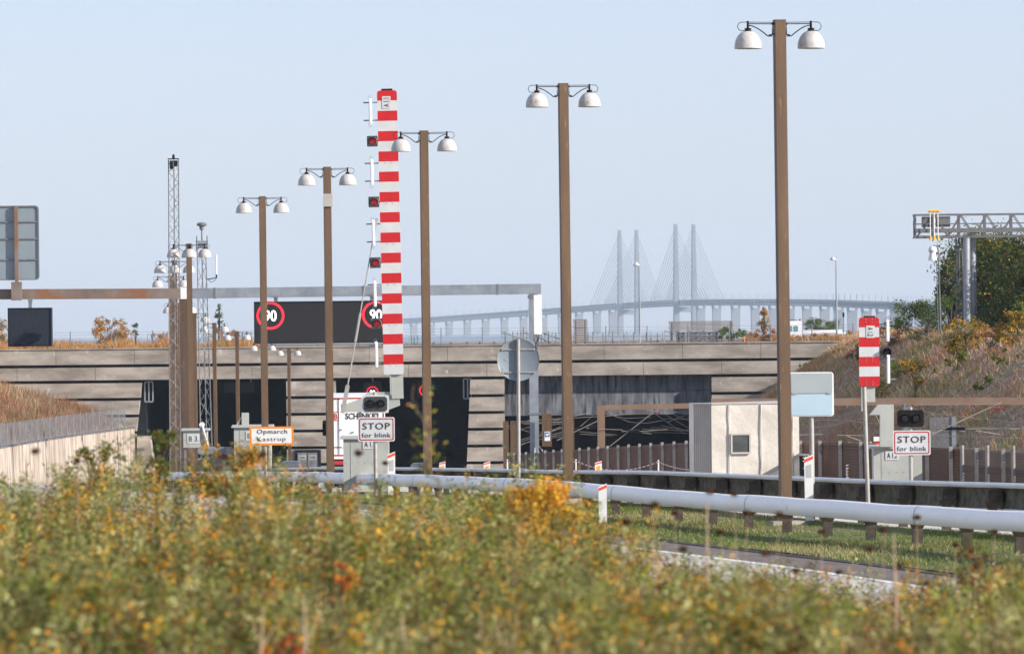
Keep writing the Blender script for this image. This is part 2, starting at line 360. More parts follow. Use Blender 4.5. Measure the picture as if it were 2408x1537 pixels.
for uc in (347, 1098, 608):
    fr = MB(); x = X5(uc); w2 = .42
    for xx in (x - w2, x, x + w2): fr.box(xx - .07, xx + .07, 1.2, 1.3, Z0 - 7.0, Z0 - 5.0)
    fr.box(x - w2, x + w2, 1.2, 1.3, Z0 - 7.1, Z0 - 6.97); fr.box(x - w2, x + w2, 1.2, 1.3, Z0 - 5.03, Z0 - 4.9)
    if uc != 608: fr.build('louvre_frame', galv, pt)
dr = MB()
for k, (ua, tx) in enumerate(((697, '50A'), (721, '50B'))):
    x0 = X5(ua); d = MB().box(x0, x0 + 1.0, -.56, -.46, .9, 3.1).build('service_door', galvd, pt)
    MB().box(x0 + .1, x0 + .9, -.60, -.565, 2.35, 2.85).build('number_plate', boxg, d)
    text(tx, x0 + .5, -.61, 2.6, .3, .62, ltr, d)
MB().box(X5(690), X5(752), -.45, -.2, .5, 3.4).build('door_surround', tun_dark, pt)

# ---- retaining wall on the left, its fence
def along(t, y0, y1, step):
    out = []; y = y0
    while y < y1: out.append((row(y) + t, y)); y += step
    out.append((row(y1) + t, y1)); return out
rw = thing('retaining_wall', (row(500) - 18.6, 500, zr(500)), 'sunlit streaked concrete retaining wall left of the road below the mesh fence', 'wall')
mb = MB(); pts = along(-18.6, 400, 569.4, 8)
for (xa, ya), (xb, yb) in zip(pts[:-1], pts[1:]):
    o = Vector(rw.location)
    lo = [Vector((xa, ya, zr(ya) - .3)) - o, Vector((xb, yb, zr(yb) - .3)) - o, Vector((xb - .5, yb, zr(yb) - .3)) - o, Vector((xa - .5, ya, zr(ya) - .3)) - o]
    hi = [Vector((xa - .15, ya, -9.75)) - o, Vector((xb - .15, yb, -9.75)) - o, Vector((xb - .5, yb, -9.75)) - o, Vector((xa - .5, ya, -9.75)) - o]
    mb.hexa(lo, hi)
mb.build('wall_face', conc_wall, rw)
cp = MB()
for (xa, ya), (xb, yb) in zip(pts[:-1], pts[1:]): cp.bar(Vector((xa - .3, ya, -9.69)) - o, Vector((xb - .3, yb, -9.69)) - o, .5, .11)
cp.build('coping', conc_dark, rw)
def fence(name, label, pts, h, pm, wm, grp=None, wires=None, vstep=None, pw=.07, brace=(), cat='fence', wr=.006):
    """pts: list of ground points (Vector)"""
    B = pts[0]; f = thing(name, B, label, cat, grp)
    w_ = MB()
    for a, b in zip(pts[:-1], pts[1:]):
        a0, b0 = a - B, b - B
        for zz in wires: w_.bar(a0 + Vector((0, 0, zz)), b0 + Vector((0, 0, zz)), wr * 2, wr * 2)
        if vstep:
            k = max(1, int((b - a).length / vstep))
            for i in range(k):
                p = a0.lerp(b0, i / k); w_.bar(p + Vector((0, 0, .05)), p + Vector((0, 0, h)), wr * 2, wr * 2)
    w_.build('wire_mesh', wm, f)
    for i, p in enumerate(pts):
        q = MB().tube([p - B - Vector((0, 0, .1)), p - B + Vector((0, 0, h + .08))], pw / 2, 8)
        if i in brace:
            nb = pts[min(i + 1, len(pts) - 1)]
            q.bar(p - B + Vector((0, 0, h * .85)), nb - B, .05)
        q.build('fence_post', pm, f, smooth=True)
    return f
fp = [Vector((row(y) - 18.85, y, -9.65)) for y in np.arange(440, 566, 4.4)]
fence('mesh_fence', 'grey wire mesh fence on top of the sunlit retaining wall', fp, 2.0, galvd, galv, wires=[.1 * i for i in range(1, 20)], vstep=.09, brace=(7, 6, 27), pw=.10, wr=.0028)

# ---- guardrails
def guardrail(name, label, t, face, y0, y1, back, yp0=None, step=4.5, zr=zr, deep=0):
    Y = list(np.arange(y0, y1, 3.0)); B = Vector((row(y0) + t, y0, zr(y0)))
    g_ = thing(name, B, label, 'guardrail')
    prof = [(.10, .45), (.16, .47), (.195, .54), (.20, .64), (.195, .72), (.16, .83), (.08, .89), (-.05, .905)]
    prof = [(x, z - deep * max(0, (.74 - z) / .24)) for x, z in prof]
    inner = [(x - .02, z + (.015 if z < .7 else -.015)) for x, z in prof]
    loop = prof + list(reversed(inner)); nl = len(loop); vs = []; fs = []; mi = []
    for y in Y:
        x0 = row(y) + t - B.x; z0 = zr(y) - B.z
        wob = .012 * math.sin(y * .7) + .01 * math.sin(y * .23)
        for x, z in loop: vs.append((x0 + face * x, y - B.y, z0 + z + wob))
    q = MB()
    for i in range(len(Y) - 1):
        for k in range(nl):
            k2 = (k + 1) % nl; f = (i * nl + k, i * nl + k2, (i + 1) * nl + k2, (i + 1) * nl + k)
            if face > 0: f = tuple(reversed(f))
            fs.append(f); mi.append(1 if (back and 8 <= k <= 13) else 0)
    q.v = vs; q.f = fs; q.m = mi
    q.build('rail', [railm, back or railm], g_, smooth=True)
    yb = yp0 or (y0 + 1)
    npst = 0
    while yb < y1 - 2 and npst < 80:
        x0 = row(yb) + t - B.x; z0 = zr(yb) - B.z; y_ = yb - B.y
        p = MB()
        sgn = -face
        ax = x0 + sgn * .13
        p.box(ax - .12, ax + .12, y_ - .13, y_ + .13, z0 - .35, z0 + .34)
        p.hexa([(ax - .12, y_ - .13, z0 + .34), (ax + .12, y_ - .13, z0 + .34), (ax + .12, y_ + .13, z0 + .34), (ax - .12, y_ + .13, z0 + .34)],
               [(ax - .20, y_ - .22, z0 + .5), (ax + .20, y_ - .22, z0 + .5), (ax + .20, y_ + .22, z0 + .5), (ax - .20, y_ + .22, z0 + .5)])
        p.box(min(ax, x0) - .12, max(ax, x0) + .12, y_ - .22, y_ + .22, z0 + .503, z0 + .80)
        p.build('post', postm, g_); npst += 1; yb += step
    # overlap joints
    for yj in np.arange(y0 + 9, y1 - 3, 18):
        j = MB(); vs = []
        for dy in (0, .035):
            x0 = row(yj + dy) + t - B.x; z0 = zr(yj + dy) - B.z
            for x, z in prof: vs.append((x0 + face * (x + .012), yj + dy - B.y, z0 + z + (.012 if z > .7 else -.012)))
        j.add(vs, [(k, k + 1, k + 9, k + 8) for k in range(7)]); j.build('joint', raildirt, g_)
    return g_
guardrail('guardrail', 'nearest grey guardrail with round rail crossing the picture on rusty posts', -1.5, -1, 84, 330, None)
zrear = lambda y: zr(y) + float(np.interp(y, [100, 135, 165, 195, 420], [.42, .34, .22, .08, .05]))
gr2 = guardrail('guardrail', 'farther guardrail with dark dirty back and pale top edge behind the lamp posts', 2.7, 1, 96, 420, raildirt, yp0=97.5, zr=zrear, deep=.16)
m = MB(); m.tube([Vector((row(y) + 2.66, y, zrear(y) + .915)) - gr2.location for y in np.arange(96, 420, 3.0)], .068, 8); m.build('top_rail', white, gr2, smooth=True)

# ---- noise wall right of the road
def noise_wall():
    Y = list(np.arange(190, 332, 3.6)); B = Vector((row(190) + 20.2, 190, zr(190) - .8))
    nw = thing('noise_wall', B, 'brown ribbed noise barrier with pale grey posts beyond the right carriageway', 'noise wall')
    topz = lambda y: float(np.interp(y, [190, 197, 225, 258, 290, 325, 335], [-4.65, -4.6, -4.75, -5.35, -6.3, -7.35, -7.6]))
    p = MB(); q = []
    for a, b in zip(Y[:-1], Y[1:]):
        for k in range(22):      # horizontal ribs
            f0, f1 = k / 22, (k + .62) / 22
            pa = Vector((row(a) + 20.2, a, 0)) - B; pb = Vector((row(b) + 20.2, b, 0)) - B
            za, zb = zr(a) - .9, zr(b) - .9; ta, tb = topz(a), topz(b)
            for (g0, g1, xx) in ((f0, f1, -.06), (f1, (k + 1) / 22, 0)):
                vs = [(pa.x + xx, pa.y, za + (ta - za) * g0 - B.z), (pb.x + xx, pb.y, zb + (tb - zb) * g0 - B.z), (pb.x + xx, pb.y, zb + (tb - zb) * g1 - B.z), (pa.x + xx, pa.y, za + (ta - za) * g1 - B.z)]
                p.add(vs, [(3, 2, 1, 0)])
            vs = [(pa.x - .06, pa.y, za + (ta - za) * f1 - B.z), (pb.x - .06, pb.y, zb + (tb - zb) * f1 - B.z), (pb.x, pb.y, zb + (tb - zb) * f1 - B.z), (pa.x, pa.y, za + (ta - za) * f1 - B.z)]
            p.add(vs, [(0, 1, 2, 3)])
    for a, b in zip(Y[:-1], Y[1:]):
        p.bar(Vector((row(a) + 20.3, a, topz(a) - .06)) - B, Vector((row(b) + 20.3, b, topz(b) - .06)) - B, .22, .13)
    p.build('ribbed_panels', panelbr, nw)
    for y in Y:
        x = row(y) + 20.2 - B.x
        MB().box(x - .2, x - .065, y - B.y - .14, y - B.y + .14, zr(y) - 1 - B.z, topz(y) + .08 - B.z).build('post', wallpost, nw)
noise_wall()

# mesh fence with concrete posts in front of the wall at the right
f2 = [Vector((row(y) + 19.2, y, zr(y) - .55)) for y in np.arange(176, 206, 3.4)]
fence('chain_link_fence', 'chain link fence with concrete posts at the right edge behind the grey cabinets', f2, 2.25, wallpost, meshm, wires=[.09 * i for i in range(1, 26)], vstep=.09, pw=.15, brace=(2,), wr=.0022)
# pale post fence at the foot of the bank
f3 = [Vector((row(y) + 35.4, y, gz(35.4, y))) for y in np.arange(280, 420, 6.2)]
fence('bank_fence', 'tall pale post fence along the foot of the grassy bank on the right', f3, 3.3, wallpost, meshm, wires=[.4 * i for i in range(1, 9)], vstep=.22, pw=.15, wr=.007)
# ================================================================ lamp posts
def make_lamp(quad=False, H=13.9):
    r = thing('street_lamp', (0, 0, 0), 'x', 'lamp post', 'brown lamp posts with white domes along the road')
    MB().box(-.15, .15, -.17, .17, -1.2, H - .012).box(-.10, .10, -.172, -.17, 0, H - .2).box(-.155, .155, -.175, .175, H - .011, H + .012).build('pole', brown, r)
    MB().box(-.45, .45, -.45, .45, -.35, .12).build('footing', conc, r)
    angs = [0, 180] + ([90, 270] if quad else [])
    for a in angs:
        ca, sa = math.cos(math.radians(a)), math.sin(math.radians(a))
        T = lambda x, z, y=0: (x * ca - y * sa, x * sa + y * ca, z)
        R = .89; b = MB()
        b.tube([T(.15, H - .06), T(R, H - .05)], .010, 6)
        b.tube([T(.20, H - .40), T(.20, H - .10), T(R - .02, H - .095)], .016, 6)
        b.tube([T(.15, H - .38), T(.30, H - .41)], .02, 6); b.tube([T(.15, H - .10), T(.22, H - .10)], .03, 6)
        cv = [T(.20, H - .435), T(.33, H - .435), T(.36, H - .41)]
        for k in range(9):
            t = k / 8; cv.append(T(.36 + (R - .36) * t, H - .41 + .27 * math.sin(t * math.pi / 2)))
        b.tube(cv, .017, 6)
        b.tube([T(R, H - .20), T(R, H - .02)], .033, 8)
        b.tube([T(R, H - .22), T(R, H - .19)], [.02, .045], 8)
        cb = [T(R, H - .05)]
        for k in range(9):
            t = math.radians(100 - k * 27); cb.append(T(R + .17 + .12 * math.cos(t), H - .17 + .12 * math.sin(t)))
        cb.append(T(R + .09, H - .30)); b.tube(cb, .010, 5)
        b.build('bracket', black, r, smooth=True)
        c = T(R, 0)
        pr = [(.105, -.30)]
        for k in range(1, 12):
            t = math.pi / 2 * k / 11; pr.append((.105 + .27 * math.sin(t), -.30 - .33 * (1 - math.cos(t)) - .10 * (k / 11)))
        pr += [(.378, -.775), (.37, -.78), (.365, -.74)]
        for k in range(10, 0, -2):
            t = math.pi / 2 * k / 11; pr.append((.09 + .262 * math.sin(t), -.32 - .33 * (1 - math.cos(t)) - .09 * (k / 11)))
        pr.append((.0, -.32))
        d = MB().lathe([(x, z + H) for x, z in pr], (c[0], c[1], 0), 28).build('lamp_shade', dome, r, smooth=True)
        MB().lathe([(0, H - .215), (.10, H - .22), (.10, H - .235), (.088, H - .24), (.088, H - .285), (.12, H - .29), (.12, H - .312), (0, H - .312)], (c[0], c[1], 0), 18).build('collar', black, d, smooth=True)
    return r
L2 = make_lamp(); L4 = make_lamp(True)
LAMPS = [(1836, 48, 150, 10, 0, 'tallest and nearest lamp post, brown with two white domes, right of the cable bridge'),
 (1327, 197, 181, 10, 0, 'brown twin dome lamp post between the round sign back and the cable bridge'),
 (998, 308, 208, 9, 0, 'brown lamp post whose left dome overlaps the tall striped boom'),
 (770, 393, 234, 9, 0, 'brown twin dome lamp post with a small grey box, left of the tall striped boom'),
 (618, 462, 258, 8, 0, 'brown lamp post in front of the 90 ring at the wide display left end'),
 (446, 573, 310, 7, 1, 'brown lamp post with a front dome, before the gantry joint plate'),
 (410, 612, 336, 5, 1, 'brown lamp post seen through the lower half of the taller lattice mast, upper of two'),
 (402, 648, 374, 3, 0, 'brown lamp post mostly behind the taller lattice mast, domes lowest above the gantry beam'),
 (422, 712, 411, 1, 0, 'brown lamp post hidden behind the gantry column with domes just below the beam'),
 (458, 735, 450, -2, 0, 'brown lamp post hugging the right side of the thick gantry column'),
 (505, 759, 474, -3, 0, 'small far lamp post just right of the instrument lattice mast'),
 (558, 779, 498, -4, 0, 'small far lamp post just left of the wide display, above the larger B cabinet'),
 (619, 805, 525, -5, 0, 'far lamp post behind a nearer pole, domes peeping out below the wide display'),
 (679, 817, 549, -6, 0, 'farthest and lowest lamp post, standing before the middle concrete pillar')]
first = {0: True, 1: True}
for u, v, d, yaw, q, lab in LAMPS:
    src = L4 if q else L2
    o = src if first[q] else copy_tree(src)
    first[q] = False
    p = P(u, v, d); o.location = (p.x, p.y, p.z - 13.9); o.rotation_euler = (random.uniform(-.001, .001), random.uniform(-.0035, .001), math.radians(yaw)); o['label'] = lab
    if d == 234: MB().box(-.19, .19, -.27, -.176, 12.2, 12.75).build('control_box', steelpost, o)

# small single head road lamps on the plateau
def road_lamp(u, vt, vb, d, label, head=1):
    f = Fr(u, vb, d); H = (f(u, vt)).z
    r = thing('road_lamp', f.B, label, 'lamp post')
    MB().tube([(0, 0, -.3), (0, 0, H * .55), (0, 0, H - .3)], [.13, .09, .065], 8).build('pole', galv, r, smooth=True)
    MB().tube([(0, 0, H - .32), (0, 0, H - .1), (-.22, 0, H - .02), (-.32, 0, H - .06)], .045, 6).build('arm', galvd, r, smooth=True)
    MB().lathe([(.0, H), (.14, H - .03), (.28, H - .16), (.36, H - .36), (.30, H - .42), (0, H - .42)], (-.32, 0, 0), 14).build('lamp_head', offw, r, smooth=True)
road_lamp(1505, 616, 803, 600, 'thin grey road lamp standing in front of the right leg of the left bridge tower')
road_lamp(1968, 603, 800, 600, 'thin grey road lamp behind the low white tank near the small striped boom')

# ================================================================ gate A1.1 and A1.2
def plate(parent, x, z, w_, h, y, s, ts, rot=0, name='number_plate', m=offw):
    p = MB().prism(rrect(x - w_ / 2, x + w_ / 2, z - h / 2, z + h / 2, .02, 2), y - .01, y).build(name, m, parent)
    text(s, x, y - .016, z, ts, (w_ if rot == 0 else h) * .72, ltr, p, rot=rot); return p
def stripes(x0, x1, zt, hs, n, y, start=0):
    m = MB()
    for i in range(n):
        a, b = zt - hs * (i + 1), zt - hs * i
        if i == 0: m.prism([(x0, a), (x1, a), (x1, b - .07), (x1 - .07, b), (x0 + .07, b), (x0, b - .07)], y, y + .1, 0)
        elif i == n - 1: m.prism([(x0, a + .08), (x0 + .02, a + .02), (x0 + .08, a), (x1 - .08, a), (x1 - .02, a + .02), (x1, a + .08), (x1, b), (x0, b)], y, y + .1, (i + start) % 2)
        else: m.box(x0, x1, y, y + .1, a, b, (i + start) % 2)
    return m
def strip_light(par, x, z0, z1, side):
    q = MB().prism(rrect(x - .06, x + .06, z0, z1, .03, 2), -.13, -.02).prism(rrect(x - .035, x + .035, z0 + .04, z1 - .04, .03, 2), -.155, -.131)
    o = q.build('strip_light', white, par)
    for z in (z0 + .16, z1 - .16): MB().box(min(x - side * .28, x + side * .34), max(x - side * .28, x + side * .34), -.015, .03, z - .025, z + .025).build('mounting_arm', galvd, o)
    b = MB()
    for z, s_ in ((z0, -1), (z1, 1)):
        b.tube([(x - .03 + .06 * math.cos(t), -.1, z + s_ * .03 + .07 * math.sin(t)) for t in np.linspace(0, 2 * math.pi, 9)], .008, 5)
    b.build('cable_loop', galvd, o)
def signal(par, x, z, side, dark=False):
    o = MB().prism(rrect(x - .21, x + .21, z - .21, z + .21, .03, 2), -.08, .04).box(x + side * .21 - (.06 if side < 0 else 0), x + side * .21 + (.06 if side > 0 else 0), -.02, .05, z - .04, z + .04).build('signal_lamp', hous, par)
    pr = [(0, -.055 - .13 + .05), (.06, -.09 - .035), (.115, -.1), (.135, -.085)]
    MB().lathe(pr, (x + .03, 0, z), 20, axis='y').build('lens', darklens if dark else lens, o, smooth=True)
    v = MB(); n = 20; vs = []
    for k in range(n + 1):
        t = math.radians(-35 + 250 * k / n)
        for yy_, rr in ((-.08, .165), (-.30 + .14 * abs(k / n - .5) * 2, .155)): vs.append((x + .03 + rr * math.cos(t), yy_, z + rr * math.sin(t)))
    v.add(vs, [(2 * k, 2 * k + 1, 2 * k + 3, 2 * k + 2) for k in range(n)]); v.build('visor', [steelpost if not dark else black], o, smooth=True)
# --- A1.1
f = Fr(932, 1125, 214)
g1 = thing('barrier_gate', f.B, 'tall raised red and white striped boom marked A 1.1 with red signal lamps', 'barrier gate', ry=-.0085 - .006)
s = sc(214); H = (f(905, 213)).z; X0 = -.05
bd = stripes(-.39, .39, H, .3985, 28, -.05)
for k in range(27): pass
board = bd.build('striped_boom', [red, offw], g1)
bl = MB()
for k in range(1, 28, 4):
    for dz in (-.05, .05):
        for dx in (-.12, .12): bl.lathe([(0, -.072), (.018, -.07), (.018, -.05)], (dx, 0, H - k * .3985 + dz - .3985 * 2 * (k > 1)), 6, axis='y')
bl.build('bolts', galvd, board)
plate(board, -.03, H - .47, .34, .48, -.058, 'A 1.1', .2, rot=math.pi / 2)
MB().box(-.22, .22, -.04, .06, H + .002, H + .07).build('end_cap', black, board)
for k in range(4): signal(board, -.62, H - 1.98 - 2.385 * k, 1)
for k in range(5): strip_light(board, -.66, H - 1.32 - 2.385 * k, H - .30 - 2.385 * k, 1)
zb = H - 28 * .3985
MB().box(-.10, .36, .052, .14, zb - .95, zb + .5).box(-.16, -.11, .0, .2, zb - .8, zb + .3).build('boom_mount', boxg, g1)
MB().prism([(lambda p: (p.x, p.z))(f(*q_)) for q_ in ((804, 967), (905, 967), (943, 953), (941, 921), (868, 921), (852, 935), (815, 948), (804, 948))], .1, .32).build('hinge_arm', boxg, g1)
cbm = MB(); a0 = f(811, 957, -.05); a1 = Vector((-.52, -.02, H - 5.0))
cbm.tube([a0, a0.lerp(a1, .35)], .03, 6); cbm.tube([a0.lerp(a1, .35), a0.lerp(a1, .5)], .05, 6); cbm.tube([a0.lerp(a1, .5), a1], .025, 6)
cbm.bar(a1, a1.lerp(a0, .1), .10); cbm.bar(a0 - Vector((0.06, 0, .2)), a0.lerp(a1, .12), .16)
cbm.build('stay_rod', steelpost, g1, smooth=True)
# cabinet
def cabinet(name, label, u0, u1, vt, vb, d, depth=1.0, txt=None, tu=0, tv=0, side=.5, ov=.12, door=True, cat='cabinet', legs=False):
    f = Fr((u0 + u1) / 2, vb, d); r = thing(name, f.B, label, cat)
    x0 = f(u0, vt).x; x1 = f(u1, vt).x; h = f((u0 + u1) / 2, vt).z
    b = MB().box(x0, x1, 0, depth, -.4 if not legs else 0, h - .08)
    b.box(x0 + (x1 - x0) * .16, x0 + (x1 - x0) * .17, -.012, 0, .05, h - .1)
    for k in range(6):
        b.box(x0 + .1 + (x1 - x0) * .14 * k, x0 + .13 + (x1 - x0) * .14 * k, -.018, 0, h * .42, h * .42 + .03)
    b.build('housing', boxg, r)
    MB().hexa([(x0 - ov, -ov, h - .078), (x1 + ov, -ov, h - .078), (x1 + ov, depth + ov, h - .078), (x0 - ov, depth + ov, h - .078)], [(x0 - ov, -ov, h - .01), (x1 + ov, -ov, h), (x1 + ov, depth + ov, h + .05), (x0 - ov, depth + ov, h + .05)]).build('lid', boxg, r)
    if txt:
        q = f(tu, tv); plate(r, q.x, q.z, 32 / sc(d) * 1.0, 22 / sc(d), -.014, txt, 12.5 / sc(d))
    return r, f
cabinet('control_cabinet', 'grey cabinet marked A 1.1 behind the left STOP sign', 807, 914, 1027, 1132, 214.6, 1.0, 'A 1.1', 869, 1044)
# --- STOP signs with twin signal
def stop_sign(label, uc, vt, vb, u0, u1, sv0, sv1, d, pu, dark, base=1200):
    f = Fr(pu, base, d); r = thing('stop_sign', f.B, label, 'sign'); k = 1 / sc(d)
    top = f(pu, sv0).z
    MB().tube([(0, .09, -.3), (0, .09, top + .1)], .075, 12).build('post', steelpost, r, smooth=True)
    a, b = f(u0, vb), f(u1, vt)
    s_ = MB().prism(rrect(a.x, b.x, a.z, b.z, .07), -.02, .0).build('sign_board', offw, r)
    o_, i_ = rrect(a.x + .045, b.x - .045, a.z + .045, b.z - .045, .06), rrect(a.x + .085, b.x - .085, a.z + .085, b.z - .085, .045)
    m = MB(); n = len(o_); m.add([(x, -.024, z) for x, z in o_] + [(x, -.024, z) for x, z in i_], [(i, (i + 1) % n, (i + 1) % n + n, i + n) for i in range(n)]); m.build('red_border', redp, s_)
    xc = (a.x + b.x) / 2; hh = b.z - a.z
    text('STOP', xc, -.03, a.z + hh * .64, hh * .265, (b.x - a.x) * .74, ltr, s_, bold=.0, spacing=1.12)
    text('for blink', xc, -.03, a.z + hh * .27, hh * .19, (b.x - a.x) * .78, ltr, s_, bold=-.008, spacing=1.1)
    a, b = f(u0 + uc, sv1), f(u1 - uc - (4 if not dark else 6), sv0)
    hd = MB()
    if dark: hd.prism(rrect(a.x, b.x, a.z, b.z, .12), -.05, .02, 0); hm = [black, black]
    else:
        hd.prism(rrect(a.x, b.x, a.z, b.z, .06), -.03, .02, 1); hd.prism([(a.x + .14, a.z + .06), (b.x - .14, a.z + .06), (b.x - .06, a.z + .14), (b.x - .06, b.z - .14), (b.x - .14, b.z - .06), (a.x + .14, b.z - .06), (a.x + .06, b.z - .14), (a.x + .06, a.z + .14)], -.05, -.031, 0); hm = [hous, offw]
    h_ = hd.build('signal_head', hm, r)
    cx, cz = (a.x + b.x) / 2, (a.z + b.z) / 2
    for sx in (-.2, .2):
        MB().lathe([(0, -.09), (.12, -.085), (.14, -.05)], (cx + sx, 0, cz), 18, axis='y').build('lamp_lens', darklens, h_, smooth=True)
        vs = []; n = 18
        for q in range(n + 1):
            t = math.radians(-30 + 240 * q / n)
            vs += [(cx + sx + .17 * math.cos(t), -.05, cz + .17 * math.sin(t)), (cx + sx + .16 * math.cos(t), -.34 + .16 * abs(q / n - .5) * 2, cz + .16 * math.sin(t))]
        MB().add(vs, [(2 * q, 2 * q + 1, 2 * q + 3, 2 * q + 2) for q in range(n)]).build('visor', black, h_, smooth=True)
stop_sign('white STOP for blink sign below twin signal lamps in a pale frame, left', 10, 980, 1038, 842, 928, 928, 971, 208, 884, False)
stop_sign('white STOP for blink sign below black twin signal lamps, on the right', 10, 1011, 1070, 2100, 2188, 963, 1004, 200, 2143, True, 1160)
# --- A1.2
f = Fr(2070, 1160, 206)
g2 = thing('barrier_gate', f.B, 'short striped board marked A 1.2 with one dark signal lamp, right side', 'barrier gate')
a = f(2021, 908); b = f(2067, 746); hs = (b.z - a.z) / 7
cxb = (a.x + b.x) / 2
board = stripes(a.x, b.x, b.z, hs, 7, -.05).build('striped_boom', [red, offw], g2)
bl = MB()
for kk in (0, 4, 7):
    for dz in (-.07, -.17):
        for dx in (-.12, .12): bl.lathe([(0, -.072), (.018, -.07), (.018, -.05)], (cxb + dx, 0, b.z - kk * hs + dz + (.24 if kk == 7 else 0)), 6, axis='y')
bl.build('bolts', steelpost, board)
plate(board, cxb + .05, b.z - 1.05 * hs - .15, .32, .46, -.058, 'A 1.2', .2, rot=-math.pi / 2)
MB().box(cxb - .2, cxb + .24, -.04, .06, b.z + .002, b.z + .06).build('end_cap', black, board)
strip_light(board, b.x + .32, a.z + hs * 4.55, b.z - .10, -1); strip_light(board, b.x + .33, a.z + .1, a.z + hs * 3.2, -1)
signal(board, b.x + .26, b.z - hs * 3.55, -1, True)
q0 = f(2026, 945); q1 = f(2058, 905)
MB().box(q0.x, q0.x + .10, -.02, .3, q0.z - .35, q1.z).box(q0.x + .12, q1.x, .05, .3, q0.z, q1.z).build('boom_mount', boxg, g2)
c = [f(*x) for x in ((2045, 975), (2070, 975), (2070, 1048), (2102, 1048), (2102, 952), (2062, 952), (2045, 968))]
m = MB(); m.prism([(p.x, p.z) for p in [c[0], f(2070, 975), f(2070, 1050), f(2102, 1050), f(2102, 951), f(2065, 951)]], .0, .45); m.build('hinge_arm', boxg, g2)
cabinet('control_cabinet', 'grey cabinet marked A 1.2 behind the right STOP sign', 2054, 2168, 1049, 1155, 206.5, 1.0, 'A 1.2', 2098, 1070)
MB_ = thing('warning_beacon', P(2070, 1052, 209), 'small white and orange beacon on top of the cabinet marked A 1.2', 'beacon')
MB().box(-.25, .25, -.15, .15, .25, .42).build('cover', white, MB_); MB().box(-.17, .17, -.1, .1, .0, .245).build('lamp_body', postred, MB_)
# --- B gates
def bgate():
    r, f = cabinet('control_cabinet', 'smaller grey cabinet marked B 3. left of the lattice mast foot', 431, 487, 1009, 1052, 300, 1.0, 'B 3.', 456, 1031, legs=True)
    x0 = f(431, 1052).x; x1 = f(487, 1052).x
    lg = MB()
    for x in (x0 + .1, x1 - .1): lg.box(x - .06, x + .06, .1, .25, -1.6, -.002)
    lg.build('leg', galvd, r)
    r2, f2_ = cabinet('control_cabinet', 'larger grey cabinet marked B, half behind the Opmarch Kastrup sign', 550, 636, 1001, 1085, 262, 1.2, 'B 2.', 594, 1024)
    h = thing('barrier_arm_post', P(577, 1002, 263), 'short grey upright arm standing on the larger cabinet marked B', 'barrier arm'); 
    MB().box(-.17, .17, -.1, .1, 0, .66).build('arm', boxg, h); MB().bar((-.45, 0, 0), (-.15, 0, .5), .06).build('strut', boxg, h)
    f = Fr(475, 1055, 288); h = thing('barrier_arm_post', f.B, 'pale post with two slanting white rods in front of the cabinet marked B 3.', 'barrier arm')
    pa = f(475, 996); MB().box(pa.x - .12, pa.x + .12, -.1, .1, -.2, pa.z).build('post', boxg, h)
    m = MB(); m.tube([f(474, 997, -.15), f(488, 1046, -.15)], .045, 6); m.tube([f(476, 1000, -.2), f(492, 1054, -.2)], .045, 6); m.lathe([(0, -.2), (.14, -.2), (.14, .1), (0, .1)], (f(475, 998).x, 0, f(475, 998).z), 12, axis='y')
    m.build('rods', white, h, smooth=True)
    # drum row on a low wall
    f = Fr(505, 1090, 284); bs = thing('low_concrete_base', f.B, 'low pale concrete base carrying two rows of round warning drums', 'concrete base')
    a, b = f(466, 1090), f(548, 1076); MB().box(a.x, b.x, 0, .8, -1.2, b.z).build('block', conc, bs)
    src = None
    for i in range(11):
        u = 474 + 4.5 * i if i < 7 else 519 + 7 * (i - 7); p = P(u, 1075, 284.2 + (i % 3) * .12)
        if src is None:
            d = thing('warning_drum', (0, 0, 0), 'x', 'signal lamp', 'round warning drums on the low base')
            MB().lathe([(0, -.1), (.20, -.1), (.22, -.04), (.20, .12), (0, .14)], (0, 0, .34), 16, axis='y').build('drum', galv, d, smooth=True)
            MB().bar((0, 0, 0), (.05, 0, .2), .05).build('stand', galvd, d); src = d
        else: d = copy_tree(src)
        d.location = p; d['label'] = 'round pale warning drum, ' + (('leftmost', 'second from left', 'third from left', 'fourth from left', 'third from right', 'second from right', 'rightmost')[i] + ' in the long drum row' if i < 7 else ('leftmost', 'second from left', 'second from right', 'rightmost')[i - 7] + ' in the short drum row')
bgate()
# --- Opmarch Kastrup sign
f = Fr(625, 1150, 238); r = thing('direction_sign', f.B, 'white sign with thick orange border reading Opmarch Kastrup', 'sign')
a, b = f(587, 1047), f(690, 1002)
bdp = MB().box(a.x, b.x, -.03, .0, a.z, b.z, 0).build('sign_board', orange, r)
MB().box(a.x + .09, b.x - .09, -.036, -.0305, a.z + .09, b.z - .09).build('white_field', white, bdp)
xc = (a.x + b.x) / 2; text('Opmarch', xc + .03, -.045, a.z + .61, .19, 1.32, ltr, bdp, spacing=1.12, bold=.0); text('Kastrup', xc, -.045, a.z + .285, .19, 1.24, ltr, bdp, spacing=1.12, bold=-.012)
MB().tube([(.0, .06, -1), (.0, .06, a.z + .4)], .06, 10).build('post', steelpost, r, smooth=True)
